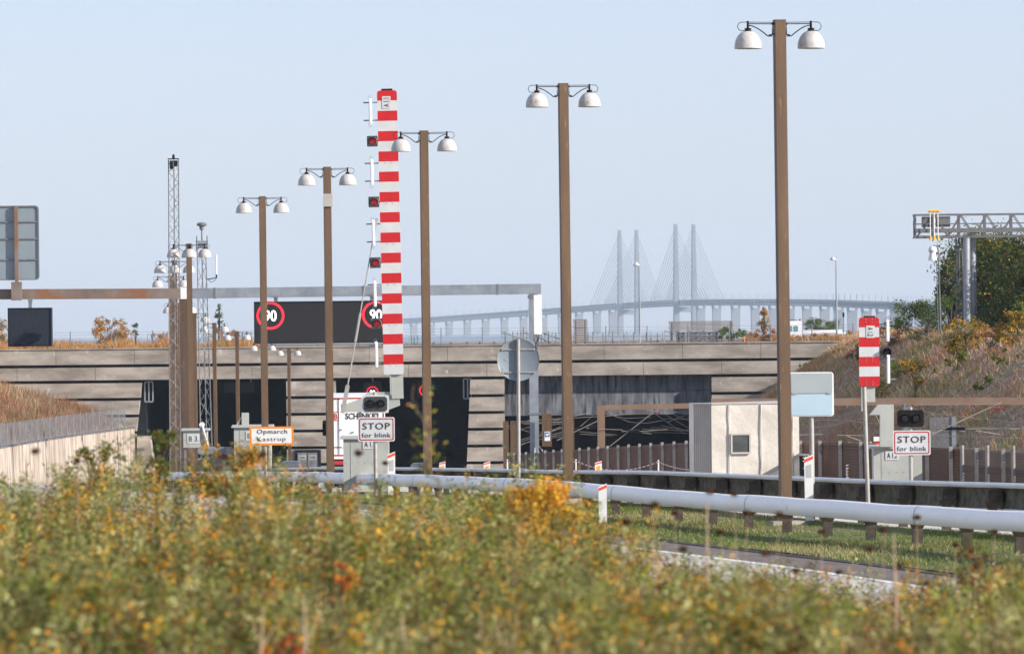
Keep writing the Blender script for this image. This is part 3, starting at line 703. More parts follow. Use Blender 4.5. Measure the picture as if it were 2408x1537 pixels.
# --- round sign seen from behind
f = Fr(1220, 1190, 185); r = thing('round_sign', f.B, 'round grey blue sign back on a slim pole before the gantry post', 'sign')
c = f(1219, 846); R = 49.5 / sc(185)
rs = MB().lathe([(0, -.01), (R - .03, -.01), (R, -.03), (R, .02), (0, .02)], (c.x, 0, c.z), 48, axis='y').build('sign_disc', signblue, r, smooth=True)
m = MB()
for z in (c.z + .36, c.z - .42): m.box(c.x - .55, c.x + .55, -.05, -.011, z - .02, z + .02); m.box(c.x - .57, c.x - .51, -.06, -.012, z - .035, z + .035); m.box(c.x + .51, c.x + .57, -.06, -.012, z - .035, z + .035); m.box(c.x - .07, c.x + .07, -.13, -.05, z - .035, z + .035)
m.build('clamp_rail', steelpost, rs)
q = MB(); 
for (x, z, a_) in ((-.42, -.02, .3), (-.22, .05, .8), (.48, -.12, .1), (-.56, -.35, 0)):
    for ang in (0, 1.2, 2.2): q.bar((c.x + x, -.014, c.z + z), (c.x + x + .08 * math.cos(a_ + ang), -.014, c.z + z + .08 * math.sin(a_ + ang)), .012, .004)
q.build('sticker_remains', offw, rs)
MB().tube([(0, -.09, -.5), (c.x + .0, -.09, f(1219, 797).z)], .062, 12).build('post', steelpost, r, smooth=True)
# --- square blank sign
f = Fr(1912, 1240, 156); r = thing('blank_sign', f.B, 'square blank sign, grey upper half and pale blue lower half, beside the nearest pole', 'sign')
a, b = f(1857, 979), f(1960, 874)
sb = MB().prism(rrect(a.x, b.x, a.z, b.z, .09), -.03, .02).build('frame', white, r)
zm = (f(1910, 925)).z
MB().prism(rrect(a.x + .05, b.x - .04, zm + .01, b.z - .03, .04), -.05, -.031).build('upper_panel', signgrey, sb)
MB().prism(rrect(a.x + .05, b.x - .04, a.z + .03, zm - .01, .04), -.05, -.031).build('lower_panel', signpale, sb)
m = MB()
for x in (a.x + .14, b.x - .14): m.box(x - .06, x + .06, -.07, -.051, zm - .02, zm + .025)
m.build('hinge', steelpost, sb); MB().box(a.x + .05, b.x - .05, -.045, -.031, zm - .006, zm + .008).build('blue_hinge_line', blueplate, sb)
q = f(1908, 960); MB().tube([(0, .08, -.5), (q.x + .0, .08, q.z)], .07, 12).build('post', steelpost, r, smooth=True)
f = Fr(2044, 1242, 146); r = thing('steel_pole', f.B, 'plain round grey steel pole in front of the short striped board', 'pole')
t_ = f(2032, 909); MB().tube([(0, 0, -.3), (t_.x, 0, t_.z)], .058, 12).build('tube', steelpost, r, smooth=True); MB().tube([(t_.x, 0, t_.z), (t_.x, 0, t_.z + .015)], [.062, .05], 12).build('cap', black, r)

# ================================================================ sign gantry over the road
f = Fr(434, 1125, 316); G = thing('sign_gantry', f.B, 'long grey and rust sign gantry beam spanning the road on square columns', 'gantry')
def gb(u0, u1, v00, v01, v10, v11, m, nm='beam'):
    a, b, c, d = f(u0, v00), f(u1, v10), f(u1, v11), f(u0, v01)
    q = MB(); q.hexa([(d.x, -.3, d.z), (c.x, -.3, c.z), (c.x, .3, c.z), (d.x, .3, d.z)], [(a.x, -.3, a.z), (b.x, -.3, b.z), (b.x, .3, b.z), (a.x, .3, a.z)]); return q.build(nm, m, G)
gb(-260, 425, 681, 705, 678, 702, rusty); gb(425.3, 440, 677, 703, 677, 703, white, 'joint_plate'); gb(440.3, 1272, 678, 702, 667, 691, galv)
for uu in (505, 855, 1170):
    a = f(uu, 678 - (uu - 440) * .0132); MB().box(a.x - .06, a.x + .06, -.315, .315, a.z - .62, a.z + .02).build('splice_plate', galvd, G)
a, b = f(427, 1125), f(443, 703); MB().box(a.x, b.x, -.25, .25, -1, b.z).build('column', brown_dark, G)
a, b = f(1248, 1125), f(1268, 691); MB().box(a.x - .02, b.x - .1, -.25, .25, -1, b.z).build('column', galv, G)
m = MB(); m.box(a.x - .08, b.x - .04, -.29, .29, b.z - .25, b.z - .08); m.box(a.x - .08, b.x, -.3, .3, f(1258, 972).z - .05, f(1258, 972).z + .05); m.box(a.x - .08, b.x, -.3, .3, f(1258, 1076).z - .05, f(1258, 1076).z + .05); m.build('column_flange', galvd, G)
# sign back
F1 = Fr(40, 676, 315.6); r = thing('gantry_sign', F1.B, 'large blue grey sign back on the gantry beam, cut by the left edge', 'sign')
a, b = F1(-95, 660), F1(91, 483)
pn = MB().prism(rrect(a.x, b.x, a.z, b.z, .22), .1, .16).build('panel', signblue, r)
fr = MB(); o_, i_ = rrect(a.x, b.x, a.z, b.z, .22), rrect(a.x + .07, b.x - .07, a.z + .07, b.z - .07, .16); n = len(o_)
vs = [(x, y, z) for y in (.02, .099) for l in (o_, i_) for x, z in l]
fr.add(vs, [(i, (i + 1) % n, (i + 1) % n + n, i + n) for i in range(n)] + [(i + n, (i + 1) % n + n, (i + 1) % n + 3 * n, i + 3 * n) for i in range(n)] + [(i, i + 2 * n, (i + 1) % n + 2 * n, (i + 1) % n) for i in range(n)])
fr.build('rim', galvd, r)
m = MB()
for vv in (522, 562, 611): z = F1(0, vv).z; m.box(a.x + .08, b.x - .08, .03, .098, z - .04, z + .04)
m.build('cross_rail', galvd, r)
x = F1(39, 600).x; MB().box(x - .1, x + .1, -.15, .02, 0 - .7, b.z).box(x - .3, x + .3, -.38, .02, -.75, F1(0, 668).z + .12).build('bracket', rusty, r)
# hanging displays
def display(label, u0, u1, v0, v1, d, rings=(), hang=(), m=vmsb, rr=.95, txtsz=.62):
    F_ = Fr((u0 + u1) / 2, v1, d); r = thing('message_display', F_.B, label, 'display')
    a, b = F_(u0, v1), F_(u1, v0)
    cs = MB().box(a.x, b.x, .0, .7, a.z, b.z).box(a.x - .05, a.x - .001, -.08, .72, a.z, b.z).box(b.x + .001, b.x + .05, -.08, .72, a.z, b.z).box(a.x - .05, b.x + .05, -.08, .72, b.z + .001, b.z + .05).box(a.x - .05, b.x + .05, -.08, .72, a.z - .05, a.z - .001).build('housing', vmshous, r)
    MB().box(a.x + .02, b.x - .02, -.03, -.001, a.z + .02, b.z - .02).build('screen', m, cs)
    for u, v, R in rings:
        c = F_(u, v); MB().lathe([(R - .155 * R, -.04), (R, -.04)], (c.x, 0, c.z), 40, axis='y').build('red_ring', ledr, cs)
        text('90', c.x, -.045, c.z, R * .78, R * .88, ledw, cs, bold=.012)
    for u, v in hang:
        c = F_(u, v); MB().box(c.x - .1, c.x + .1, .2, .4, b.z + .05, c.z + .1).box(c.x - .13, c.x + .13, .15, .45, c.z - .05, c.z + .1).build('hanger', galvd, r)
    return r
display('wide black message display with two 90 speed rings hanging under the gantry beam', 600, 918, 708, 806, 315.4, [(636, 742, .80), (884, 740, .80)], [(648, 700), (874, 696)])
display('square blank black display hanging under the gantry beam at the left', 21, 119, 725, 813, 315.4, [], [(70, 706)], m=vmshous)
display('small 90 speed display in the tunnel mouth behind the signal lamps', 856, 896, 898, 938, 572.6, [(876, 922, .62)], [(876, 889)])
display('small 90 speed display in the tunnel mouth partly behind a brown pole', 982, 1018, 896, 933, 572.6, [(1000, 917, .62)], [(1000, 889)])
display('unlit display frame in the left tunnel mouth', 528, 596, 900, 922, 574.5, [], [(590, 889)])
# antenna and boxes on the right gantry post
F1 = Fr(1263, 787, 315.3); r = thing('panel_antenna', F1.B, 'white upright panel antenna strapped to the top of the right gantry column', 'antenna')
a, b = F1(1256, 786), F1(1274, 693); MB().prism(rrect(a.x, b.x, a.z, b.z, .05), -.28, -.02).build('radome', white, r)
m = MB()
for i, x in enumerate((-.12, -.02, .08, .16)): m.tube([(x, -.1, 0), (x + random.uniform(-.12, .12), -.2, -.25), (x + random.uniform(-.2, .25), -.12, -.5), (x * .3 - .1, -.05, -.85)], .022, 5)
m.build('cables', black, r)
F1 = Fr(1285, 1048, 315.3); r = thing('equipment_box', F1.B, 'tall brown box with a blue camera pictogram on the right gantry column', 'box')
a, b = F1(1275, 1049), F1(1297, 972); MB().box(a.x, b.x, -.3, 0, a.z, b.z).build('housing', brown, r)
c = F1(1287, 1026); pp = MB().box(c.x - .16, c.x + .16, -.315, -.301, c.z - .24, c.z + .30).build('camera_plate', white, r); MB().box(c.x - .13, c.x + .13, -.322, -.316, c.z - .02, c.z + .26).build('blue_field', blueplate, pp)
m = MB(); m.bar((c.x - .09, -.33, c.z + .10), (c.x + .09, -.33, c.z + .17), .02, .08); m.bar((c.x, -.33, c.z + .02), (c.x + .03, -.33, c.z + .12), .02, .04); m.build('camera_symbol', white, pp)
F1 = Fr(1283, 1107, 315.3); r = thing('equipment_box', F1.B, 'low brown box near the foot of the right gantry column', 'box')
a, b = F1(1276, 1107), F1(1292, 1061); MB().box(a.x, b.x, -.3, 0, a.z, b.z).build('housing', brown, r); MB().tube([F1(1276, 1060, -.1), F1(1268, 1048, -.1), F1(1258, 1052, -.1), F1(1256, 1108, -.1)], .025, 6).build('conduit', white, r)
# ================================================================ lattice masts
def lattice(label, ul, ur, vt, vb, d, ubl=None, ubr=None, pitch=.75):
    F_ = Fr((ul + ur) / 2, vb, d); r = thing('lattice_mast', F_.B, label, 'mast')
    ubl = ubl or ul + 6; ubr = ubr or ur + 6
    wt = (ur - ul) / sc(d) / 2; wb = (ubr - ubl) / sc(d) / 2; H = F_((ul + ur) / 2, vt).z; xt = F_((ul + ur) / 2, vt).x; xb = F_((ubl + ubr) / 2, vb).x
    def c(k, z):
        q = z / H; wv = wb + (wt - wb) * q; xx = xb + (xt - xb) * q
        return Vector((xx + (-wv, wv, 0)[k], (-.5 * wv, -.5 * wv, wv)[k], z))
    m = MB()
    for k in range(3): m.tube([c(k, -1), c(k, H)], .035, 6)
    m.build('chord', galvd, r)
    z = 0; b = MB(); i = 0
    while z < H - pitch:
        for k, l in ((0, 1), (1, 2), (2, 0)):
            if i % 2: k, l = l, k
            b.tube([c(k, z), c(l, z + pitch)], .018, 4)
            if wb > .42: b.tube([c(l, z), c(k, z + pitch)], .018, 4)
        z += pitch; i += 1
    b.build('lacing', galvd, r); return r, F_
r, F_ = lattice('taller slender lattice mast left of the thick gantry column, with a dark lamp on top', 396.5, 420, 376, 1085, 327, 400, 425, .62)
a = F_(408, 376); MB().box(a.x - .33, a.x + .33, -.3, .3, a.z + .03, a.z + .08).box(a.x - .22, a.x - .02, -.3, -.05, a.z - .55, a.z - .05).lathe([(0, a.z + .35), (.07, a.z + .3), (.09, a.z + .1), (.05, a.z + .08)], (a.x, 0, 0), 8).box(a.x + .02, a.x + .25, -.3, -.1, a.z - .4, a.z - .05).build('top_lamp', black, r)
r, F_ = lattice('shorter lattice mast with weather instruments on top and a white side antenna', 464, 484, 588, 1085, 345, 473, 500, .95)
a = F_(475, 588); m = MB()
m.box(a.x - .38, a.x + .38, -.3, .3, a.z + .5, a.z + .58).box(a.x - .36, a.x + .36, -.2, .2, a.z + .12, a.z + .2)
m.box(a.x - .36, a.x - .3, -.2, .2, a.z, a.z + .9).box(a.x + .3, a.x + .36, -.2, .2, a.z, a.z + .9).box(a.x - .25, a.x + .28, -.2, .2, a.z + .22, a.z + .45)
m.lathe([(0, 1.0), (.05, 1.0), (.05, .9), (.15, .85), (.15, .72), (.05, .65), (.04, 0)], (a.x, 0, a.z + .6), 10); m.lathe([(0, 1.42), (.2, 1.4), (.34, 1.3), (.3, 1.2), (.12, 1.12), (.1, 1.0)], (a.x, 0, a.z + .35), 14)
m.build('instruments', galvd, r)
b = F_(486, 657); c = F_(509, 653); d_ = F_(509, 598)
m = MB().tube([b, c], .035, 6).tube([F_(486, 655), F_(497, 664), F_(507, 658), c], .018, 5).tube([c, F_(509, 645)], .05, 8); m.build('side_arm', black, r); MB().tube([F_(509, 646), d_], .045, 8).build('whip_antenna', white, r)
# ================================================================ truck and cars
F1 = Fr(836, 1126, 274); F1.B = Vector((F1.B.x, 274, zr(274))); s_ = sc(274)
def t1(u, v, dy=0):
    p = P(u, v, 274); return Vector((p.x - F1.B.x, dy, p.z - F1.B.z))
r = thing('lorry', F1.B, 'white lorry seen from behind driving to the tunnel behind the left STOP sign', 'lorry', rz=0)
a, b = t1(768, 1079), t1(905, 929)
LN = 13.0; sh = -.055   # length and sideways shear of the box (turning road)
T = lambda x, y, z: (x + (-(17 / s_) / LN) * y, y, z)
bx = MB(); bx.hexa([T(a.x, 0, a.z), T(b.x, 0, a.z), T(b.x, LN, a.z), T(a.x, LN, a.z)], [T(a.x, 0, b.z), T(b.x, 0, b.z), T(b.x, LN, b.z), T(a.x, LN, b.z)])
tr = bx.build('trailer_box', truckw, r)
m = MB(); e = .07
for (x0, x1, z0, z1) in ((a.x, b.x, b.z - .17, b.z - .10), (a.x + .02, b.x, a.z + .14, a.z + .22), (b.x - .12, b.x - .05, a.z + .2, b.z - .18)): m.box(x0, x1, -.012, -.001, z0, z1)
m.build('red_trim', redp, tr)
m = MB()
for u in (797, 846, 850): x = t1(u, 1000).x; m.box(x - .015, x + .015, -.04, -.002, a.z + .25, b.z - .2)
for (u, v) in ((829, 1016), (801, 1010), (870, 1016)): q = t1(u, v); m.box(q.x - .07, q.x + .07, -.06, -.002, q.z - .03, q.z + .03)
m.build('door_bars', galvd, tr)
m = MB()
for k in range(4): z = a.z + .3 + k * .85; m.box(*[sorted((T(a.x, .0, 0)[0] - .03, T(a.x, 0, 0)[0] + .0))[i] for i in (0, 1)], .4 + k * .3, .5 + k * .3, z, z + .09)
m.build('marker_lights', redp, tr)
q = t1(779, 977.5); lg = MB(); x0, x1 = t1(757, 985).x, t1(797, 985).x; z0, z1 = t1(797, 989).z, t1(797, 968).z; x0 = max(x0, a.x + .05)
lp = MB().box(x0, x1, -.012, -.002, z0, z1, 0).box(x0 + .05, x1 - .05, -.016, -.0125, z0 + .05, z1 - .05, 1).build('emblem', [redp, truckw], tr)
text('DB', (x0 + x1) / 2, -.02, (z0 + z1) / 2, (z1 - z0) * .62, (x1 - x0) * .78, redp, lp, bold=.03)
q = t1(852, 979); text('SCHENKER', (t1(812, 979).x + t1(893, 979).x) / 2, -.012, t1(852, 977.5).z, .30, 81 / s_, ltr, tr, bold=.02)
text('KRONE', t1(787, 937).x, -.012, t1(787, 937.5).z, .08, .5, ltr, tr, bold=.02)
text('www.dbschenker.com', t1(830, 1050).x, -.012, t1(830, 1050).z, .13, 2.1, ltr, tr)
m = MB(); m.box(a.x + .1, b.x - .1, .3, 12, a.z - .35, a.z - .002); m.box(a.x + .0, b.x, .05, .2, a.z - .6, a.z - .32); m.build('chassis', rubber, r)
MB().box(a.x + .1, b.x - .1, .03, .05, a.z - .28, a.z - .08).build('tail_lights', redp, r)
for y in (2, 3.3, 4.6):
    for x in (a.x + .35, b.x - .35):
        xx = T(x, y, 0)[0]; w_ = MB().lathe([(0, -.17), (.3, -.17), (.48, -.15), (.5, 0), (.48, .15), (.3, .17), (0, .17)], (xx, y, .5), 20, axis='x').build('wheel', rubber, r, smooth=True)
cx = T(a.x, LN + 1.2, 0)[0]
MB().hexa([(cx + .05, LN + .6, .6), (cx + 2.6, LN + .6, .6), (cx + 2.6, LN + 2.8, .6), (cx + .05, LN + 2.8, .6)], [(cx + .05, LN + .6, 3.2), (cx + 2.6, LN + .6, 3.2), (cx + 2.6, LN + 2.6, 3.1), (cx + .05, LN + 2.6, 3.1)]).build('cab', truckw, r)
q = t1(743, 1020); s2 = 285 / 274
mm = MB(); mm.prism(rrect(cx - .32, cx - .02, q.z * 1.0 - .38, q.z + .45, .08, 2), LN + 2.0, LN + 2.2); mm.box(cx - .1, cx + .1, LN + 2.1, LN + 2.2, q.z - .1, q.z + .5); mm.build('wing_mirror', black, r)
# car
def make_car():
    r = thing('car', (0, 0, 0), 'x', 'car', 'cars driving to the tunnel')
    # cross sections along Y (rear at 0): (y, halfwidth, zlow, zhigh)
    secs = [(0, .72, .45, .85), (.05, .82, .35, .98), (.6, .88, .25, 1.0), (2.2, .90, .25, .98), (3.6, .88, .25, .92), (4.25, .78, .35, .75), (4.35, .6, .45, .65)]
    def loft(secs, m, nm):
        q = MB(); vs = []; fs = []
        for y, w_, z0, z1 in secs: vs += [(-w_, y, z0), (w_, y, z0), (w_, y, z0 + (z1 - z0) * .6), (w_ * .93, y, z1), (-w_ * .93, y, z1), (-w_, y, z0 + (z1 - z0) * .6)]
        for i in range(len(secs) - 1):
            for k in range(6): k2 = (k + 1) % 6; fs.append((i * 6 + k, i * 6 + k2, i * 6 + 6 + k2, i * 6 + 6 + k))
        fs.append((5, 4, 3, 2, 1, 0)); e = (len(secs) - 1) * 6; fs.append(tuple(range(e, e + 6))); q.add(vs, fs); return q.build(nm, m, r, smooth=True)
    loft(secs, carp, 'body')
    gh = MB(); vs = [(-.78, .15, .96), (.78, .15, .96), (.80, 3.1, .94), (-.80, 3.1, .94)]; hi = [(-.60, .75, 1.40), (.60, .75, 1.40), (.60, 2.2, 1.42), (-.60, 2.2, 1.42)]
    gh.hexa(vs, hi); gh.build('windows', glassd, r)
    MB().hexa([(-.62, .72, 1.405), (.62, .72, 1.405), (.62, 2.25, 1.425), (-.62, 2.25, 1.425)], [(-.54, .85, 1.46), (.54, .85, 1.46), (.54, 2.1, 1.47), (-.54, 2.1, 1.47)]).bar((-.64, .8, 1.4), (-.80, .16, .97), .06).bar((.64, .8, 1.4), (.80, .16, .97), .06).build('roof', carp, r)
    for x in (-.66, .66): MB().box(x - .12, x + .12, -.03, .04, .70, .86).build('tail_light', redp, r)
    for y in (.8, 3.4):
        for x in (-.78, .78): MB().lathe([(0, -.1), (.24, -.1), (.31, -.08), (.32, .08), (.24, .1), (0, .1)], (x, y, .32), 16, axis='x').build('wheel', rubber, r, smooth=True)
    return r
car = make_car(); p = P(680, 1120, 385); car.location = (p.x, 385, zr(385)); car['label'] = 'dark blue grey car between the Opmarch Kastrup sign and the lorry'; car.rotation_euler.z = -.03
c2 = copy_tree(car); p = P(985, 1120, 455); c2.location = (p.x, 455, zr(455)); c2['label'] = 'dark car roof showing above the guardrail left of the third brown lamp post'

# ================================================================ equipment building by the road
f = Fr(1760, 1150, 230); f.B = Vector((f.B.x, 230, zr(230)))
def t2(u, v, dy=0):
    p = P(u, v, 230); return Vector((p.x - f.B.x, dy, p.z - f.B.z))
r = thing('equipment_hut', f.B, 'flat roofed pale metal equipment hut with one small square window', 'building')
r.rotation_euler.z = math.radians(9)
a, b, c = t2(1638, 1150), t2(1671, 950), t2(1881, 950)
wa = MB(); zt = b.z
wa.box(b.x, c.x, .05, 5, -.6, zt); nx_, nz_ = 56, 40; vs = []
for j in range(nz_ + 1):
    for i in range(nx_ + 1):
        x = b.x + (c.x - b.x) * i / nx_; z = -.6 + (zt + .6) * j / nz_
        e_ = math.sin(math.pi * min(1, max(0, ((x - b.x) % 1.45) / 1.45)))
        vs.append((x, .006 * e_ * (math.sin(z * 3.1 + x * 1.7) + .7 * math.sin(z * 5.3 - x * 2.3 + 1) + .5 * math.sin(z * 8.1 + x * 4.1)) - .0, z))
wa.add(vs, [(j * (nx_ + 1) + i, j * (nx_ + 1) + i + 1, (j + 1) * (nx_ + 1) + i + 1, (j + 1) * (nx_ + 1) + i) for j in range(nz_) for i in range(nx_)])
wl_ = wa.build('front_wall', cream, r, smooth=True)
m = MB()
for u in (1714, 1790, 1866 - 0): x = t2(u, 1000).x; m.tube([(x, -.055, -.5), (x, -.055, zt - .02)], .028, 6)
m.build('standing_seam', cream, wl_, smooth=True)
q = MB(); n = 9; pts = []
for i in range(n * 4 + 1):
    x = a.x + (b.x - a.x - .01) * i / (n * 4); y = .75 - .75 * i / (n * 4) + (.06 if (i // 2) % 2 else 0); pts.append((x, y))
vs = [(x, y, z) for z in (-.6, zt) for x, y in pts]; k = len(pts); q.add(vs, [(i, i + 1, i + 1 + k, i + k) for i in range(k - 1)]); q.build('ribbed_side', silver, r)
MB().hexa([(a.x - .03, .78, zt + .001), (b.x, -.05, zt + .001), (c.x + .05, -.05, zt + .001), (c.x + .05, 5.05, zt + .001)], [(a.x - .03, .78, zt + .05), (b.x, -.05, zt + .05), (c.x + .05, -.05, zt + .05), (c.x + .05, 5.05, zt + .05)]).build('roof', silver, r)
x0, x1, z0, z1 = t2(1735, 1000).x, t2(1814 - 1, 1000).x, t2(1770, 1066).z, t2(1770, 1018).z
x0, x1 = t2(1716 + 0, 1000).x, t2(1764, 1000).x
wn = MB(); e = .07
for X_ in ((x0, x0 + e, z0, z1), (x1 - e, x1, z0, z1), (x0 + e, x1 - e, z0, z0 + e), (x0 + e, x1 - e, z1 - e, z1)): wn.box(X_[0], X_[1], -.13, -.052, X_[2], X_[3])
wf = wn.build('window', silver, r); MB().box(x0 + e, x1 - e, -.09, -.054, z0 + e, z1 - e).build('pane', glassd, wf)
ac = thing('cooling_unit', P(1889, 1118, 231), 'small pale framed cooling unit right of the equipment hut', 'cooling unit')
m = MB(); m.box(-.25, .25, 0, .4, .85, .92)
for x in (-.22, .1, .22): m.box(x - .02, x + .02, 0, .05, 0, .85)
for z in (.3, .6, .75): m.box(-.02, .22, .0, .03, z, z + .04)
m.build('frame', white, ac); MB().box(-.2, .2, .06, .38, .02, .84).build('body', rubber, ac)

# ================================================================ marker posts
def marker_src():
    r = thing('marker_post', (0, 0, 0), 'x', 'marker post', 'white edge marker posts')
    MB().prism([(-.06, -.3), (.06, -.3), (.065, 1.22), (-.065, 1.14)], 0, .05).build('stake', white, r)
    MB().prism([(-.064, 1.04), (.064, 1.12), (.064, 1.19), (-.064, 1.11)], -.004, -.001).build('red_band', postred, r)
    return r
mk = []; ms0 = marker_src()
_lst = [('tallest white marker post with a red top, beside the nearest guardrail', 1417, 1136, 158, 1.25, None, 1.0, .0),
 ('tall white marker post beside the pole of the blank square sign', 1902, 1068, 154, 1.3, greyr, 1.0, -.005),
 ('white marker post with orange reflector between the metal hut and the short striped board', 1999, 1088, 225, 1.1, orr, 1.6, 0),
 ('white marker post with red top right of the cabinet marked A 1.1', 920, 1061, 211, 1.5, greyr, 1.0, 0),
 ('white marker post with orange reflector and a small number, left of the hanging chain', 1407, 1083, 252, 1.05, orr, 1.55, 0),
 ('white marker post with orange reflector before the right tunnel pillar', 1145, 1084, 300, 1.15, orr, 1.6, 0),
 ('white marker post with orange reflector before the dark tunnel mouth', 1040, 1084, 340, 1.25, orr, 1.6, 0)]
for i, (lab, u, v, d, sc_, rf, wd, ln_) in enumerate(_lst):
    o = ms0 if i == 0 else copy_tree(ms0)
    if i == 0: first_children = list(o.children)
    p = P(u, v, d); o.location = (p.x, p.y, p.z - 1.22 * sc_); o.scale = (sc_ * wd * 1.5, sc_, sc_); o.rotation_euler.y = ln_; o['label'] = lab
    mk.append((o, rf, u))
for o, rf, u in mk:
    if rf: MB().prism([(-.038, .72), (.038, .72), (.04, 1.02), (-.038, .98)], -.006, -.001).build('reflector', rf, o)
    if u == 1407: text('70', 0, -.008, .52, .11, .08, ltr, o); text('8', 0, -.008, .3, .11, .04, ltr, o)

# chain barrier
cf = [(1193, 1098, 296), (1354, 1085, 262), (1548, 1085, 250), (1655, 1085, 246)]
ch = None
P0 = P(1354, 1112, 262); chn = thing('chain_barrier', P0, 'red and white plastic chain hanging between white posts in front of the noise wall', 'chain barrier')
tops = [P(1193, 1083, 282) - P0, P(1354, 1083, 262) - P0, P(1548, 1085, 246) - P0, P(1645, 1104, 240) - P0]
for i, t_ in enumerate(tops[:3]): MB().tube([t_ - Vector((0, 0, 1.6)), t_ + Vector((0, 0, .08))], .035, 8).build('post', white, chn, smooth=True)
m = MB()
for (a, b, sag) in ((tops[0], tops[1], .52), (tops[1], tops[2], .42), (tops[2], tops[3], .12)):
    n = 40; pp = []
    for k in range(n + 1):
        t = k / n; q = a.lerp(b, t); pp.append(q - Vector((0, 0, sag * 4 * t * (1 - t))))
    for k in range(n): m.tube([pp[k], pp[k + 1]], .022, 4, mi=k % 2)
m.build('chain', [redp, white], chn)
c = P(1465, 1112, 252); r = thing('prohibition_sign', c, 'tiny round red ringed no walking sign at the low point of the chain', 'sign')
d_ = MB().lathe([(0, 0), (.17, 0), (.17, .01)], (0, 0, 0), 20, axis='y').build('disc', white, r); MB().lathe([(.12, -.006), (.175, -.006)], (0, 0, 0), 20, axis='y').build('red_ring', redp, d_)
m = MB(); m.bar((0, -.01, .0), (.0, -.01, .07), .03, .01); m.bar((0, -.01, 0), (-.05, -.01, -.08), .02, .01); m.bar((0, -.01, 0), (.05, -.01, -.08), .02, .01); m.bar((-.05, -.01, .03), (.05, -.01, .05), .02, .01); m.build('walking_figure', ltr, d_)

# ================================================================ railway overhead gear
def catenary(label, d, base, mast=None, pipes=(), ins=(), wires=(), beam=None, inr=()):
    f = Fr(base[0], base[1], d); r = thing('catenary_support', f.B, label, 'catenary support')
    if mast:
        a, b = f(mast[0], mast[3]), f(mast[1], mast[2]); MB().box(a.x, b.x, -.15, .15, a.z - 3, b.z).build('mast', brownbeam if len(mast) < 5 else mast[4], r)
    if beam:
        u0, v0, u1, v1, th, dpt = beam; a, b = f(u0, v0), f(u1, v1); h = th / sc(d)
        MB().hexa([(a.x, -.15 + 0, a.z - h), (b.x, -.15 + dpt, b.z - h), (b.x, .15 + dpt, b.z - h), (a.x, .15, a.z - h)], [(a.x, -.15, a.z), (b.x, -.15 + dpt, b.z), (b.x, .15 + dpt, b.z), (a.x, .15, a.z)]).build('beam', brownbeam, r)
    if pipes:
        m = MB()
        for (u0, v0, u1, v1, *w_) in pipes: m.tube([f(u0, v0, random.uniform(-.3, .3)), f(u1, v1, random.uniform(-.3, .3))], (w_[0] * .65 if w_ else .018), 6)
        m.build('cantilever_tube', pipem, r, smooth=True)
    for (u0, v0, u1, v1) in ins:
        a, b = f(u0, v0), f(u1, v1); n = 10; q = MB()
        L_ = b.x - a.x; pr = []
        for k in range(n): pr += [(.05, L_ * k / n), (.10, L_ * (k + .3) / n), (.10, L_ * (k + .6) / n), (.05, L_ * (k + .9) / n)]
        q.lathe(pr, (a.x, 0, (a.z + b.z) / 2), 10, axis='x'); q.build('insulator', insul, r, smooth=True)
    for (u0, v0, u1, v1) in inr:
        q = MB(); q.tube([f(u0, v0), f(u1, v1)], .05, 8); q.build('insulator', insulr, r, smooth=True)
    if wires:
        m = MB()
        for pts in wires:
            m.tube([f(u, v, -.2 + .1 * i) for i, (u, v) in enumerate(pts)], .014, 4)
        m.build('wire', galvd, r)
    return r
catenary('large catenary bracket with black insulator at the far right above the chain link fence', 236, (2133, 1100), (2126, 2141, 949, 1100, galvd),
 [(2150, 952, 2344, 950), (2191, 1021, 2356, 945, .05), (2205, 1006, 2222, 1007, .05), (2272, 1008, 2399, 1008, .04), (2294, 1012, 2352, 1021, .03), (2190, 1017, 2272, 1013), (2060, 977, 2076, 1010), (2100, 952, 2140, 951)],
 [(2222, 1007, 2254 + 16, 1007)], [[(2105, 956), (2120, 952), (2150, 962), (2200, 972), (2300, 985), (2440, 997)], [(2344, 950), (2362, 975), (2349, 984), (2338, 972)], [(2364, 960), (2380, 985), (2388, 1003)], [(2200, 998), (2440, 1012)], [(2190, 1023), (2440, 1032)]], inr=[(2336, 959, 2362, 960)])
catenary('long brown beam over the railway above the chain link fence, right side', 268, (1700, 1100), None, [(1876, 1022, 1936, 1021), (1968, 1022, 2040, 1024), (1990, 1024, 2024, 1036, .03)], [], [[(1884, 1008), (1960, 1000), (2060, 974)], [(1880, 985), (2000, 990), (2100, 1000)]], (1672, 937, 2460, 934, 17, 0))
catenary('slim brown beam crossing the top of the railway opening from a square mast', 322, (1412, 1120), (1406, 1422, 953, 1120), [(1424, 978, 1538, 968, .04), (1434, 1049, 1541, 965, .05), (1462, 1014, 1486, 1013, .05), (1505, 1014, 1570, 1009, .04), (1510, 1017, 1532, 1020, .03), (1413, 982, 1422, 1110, .03), (1300, 989, 1405, 966), (1365, 1002, 1405, 968), (1310, 1035, 1405, 989, .05), (1380, 1006, 1400, 1005, .05), (1408, 1008, 1464, 1010), (1240, 988, 1405, 979)],
 [(1478, 1013, 1505, 1013), (1384, 1003, 1408, 1003)], [[(1426, 963), (1445, 978), (1480, 992), (1520, 995), (1560, 988)], [(1424, 972), (1470, 983), (1530, 981)]], (1422, 952, 1650, 947, 12, 0), inr=[(1540, 971, 1550, 971)])
catenary('pair of dark masts with bundled cantilever tubes left of the railway opening', 430, (1200, 1110), (1201, 1214, 989, 1110, brown), [(1214, 990, 1340, 993), (1214, 993, 1330, 996), (1214, 1042, 1310, 1010), (1214, 1046, 1330, 1018), (1222, 1048, 1320, 1002), (1218, 1012, 1300, 986), (1216, 1036, 1325, 1005), (1230, 997, 1330, 990)], [], [[(1190, 1000), (1200, 1010), (1215, 1014)]])
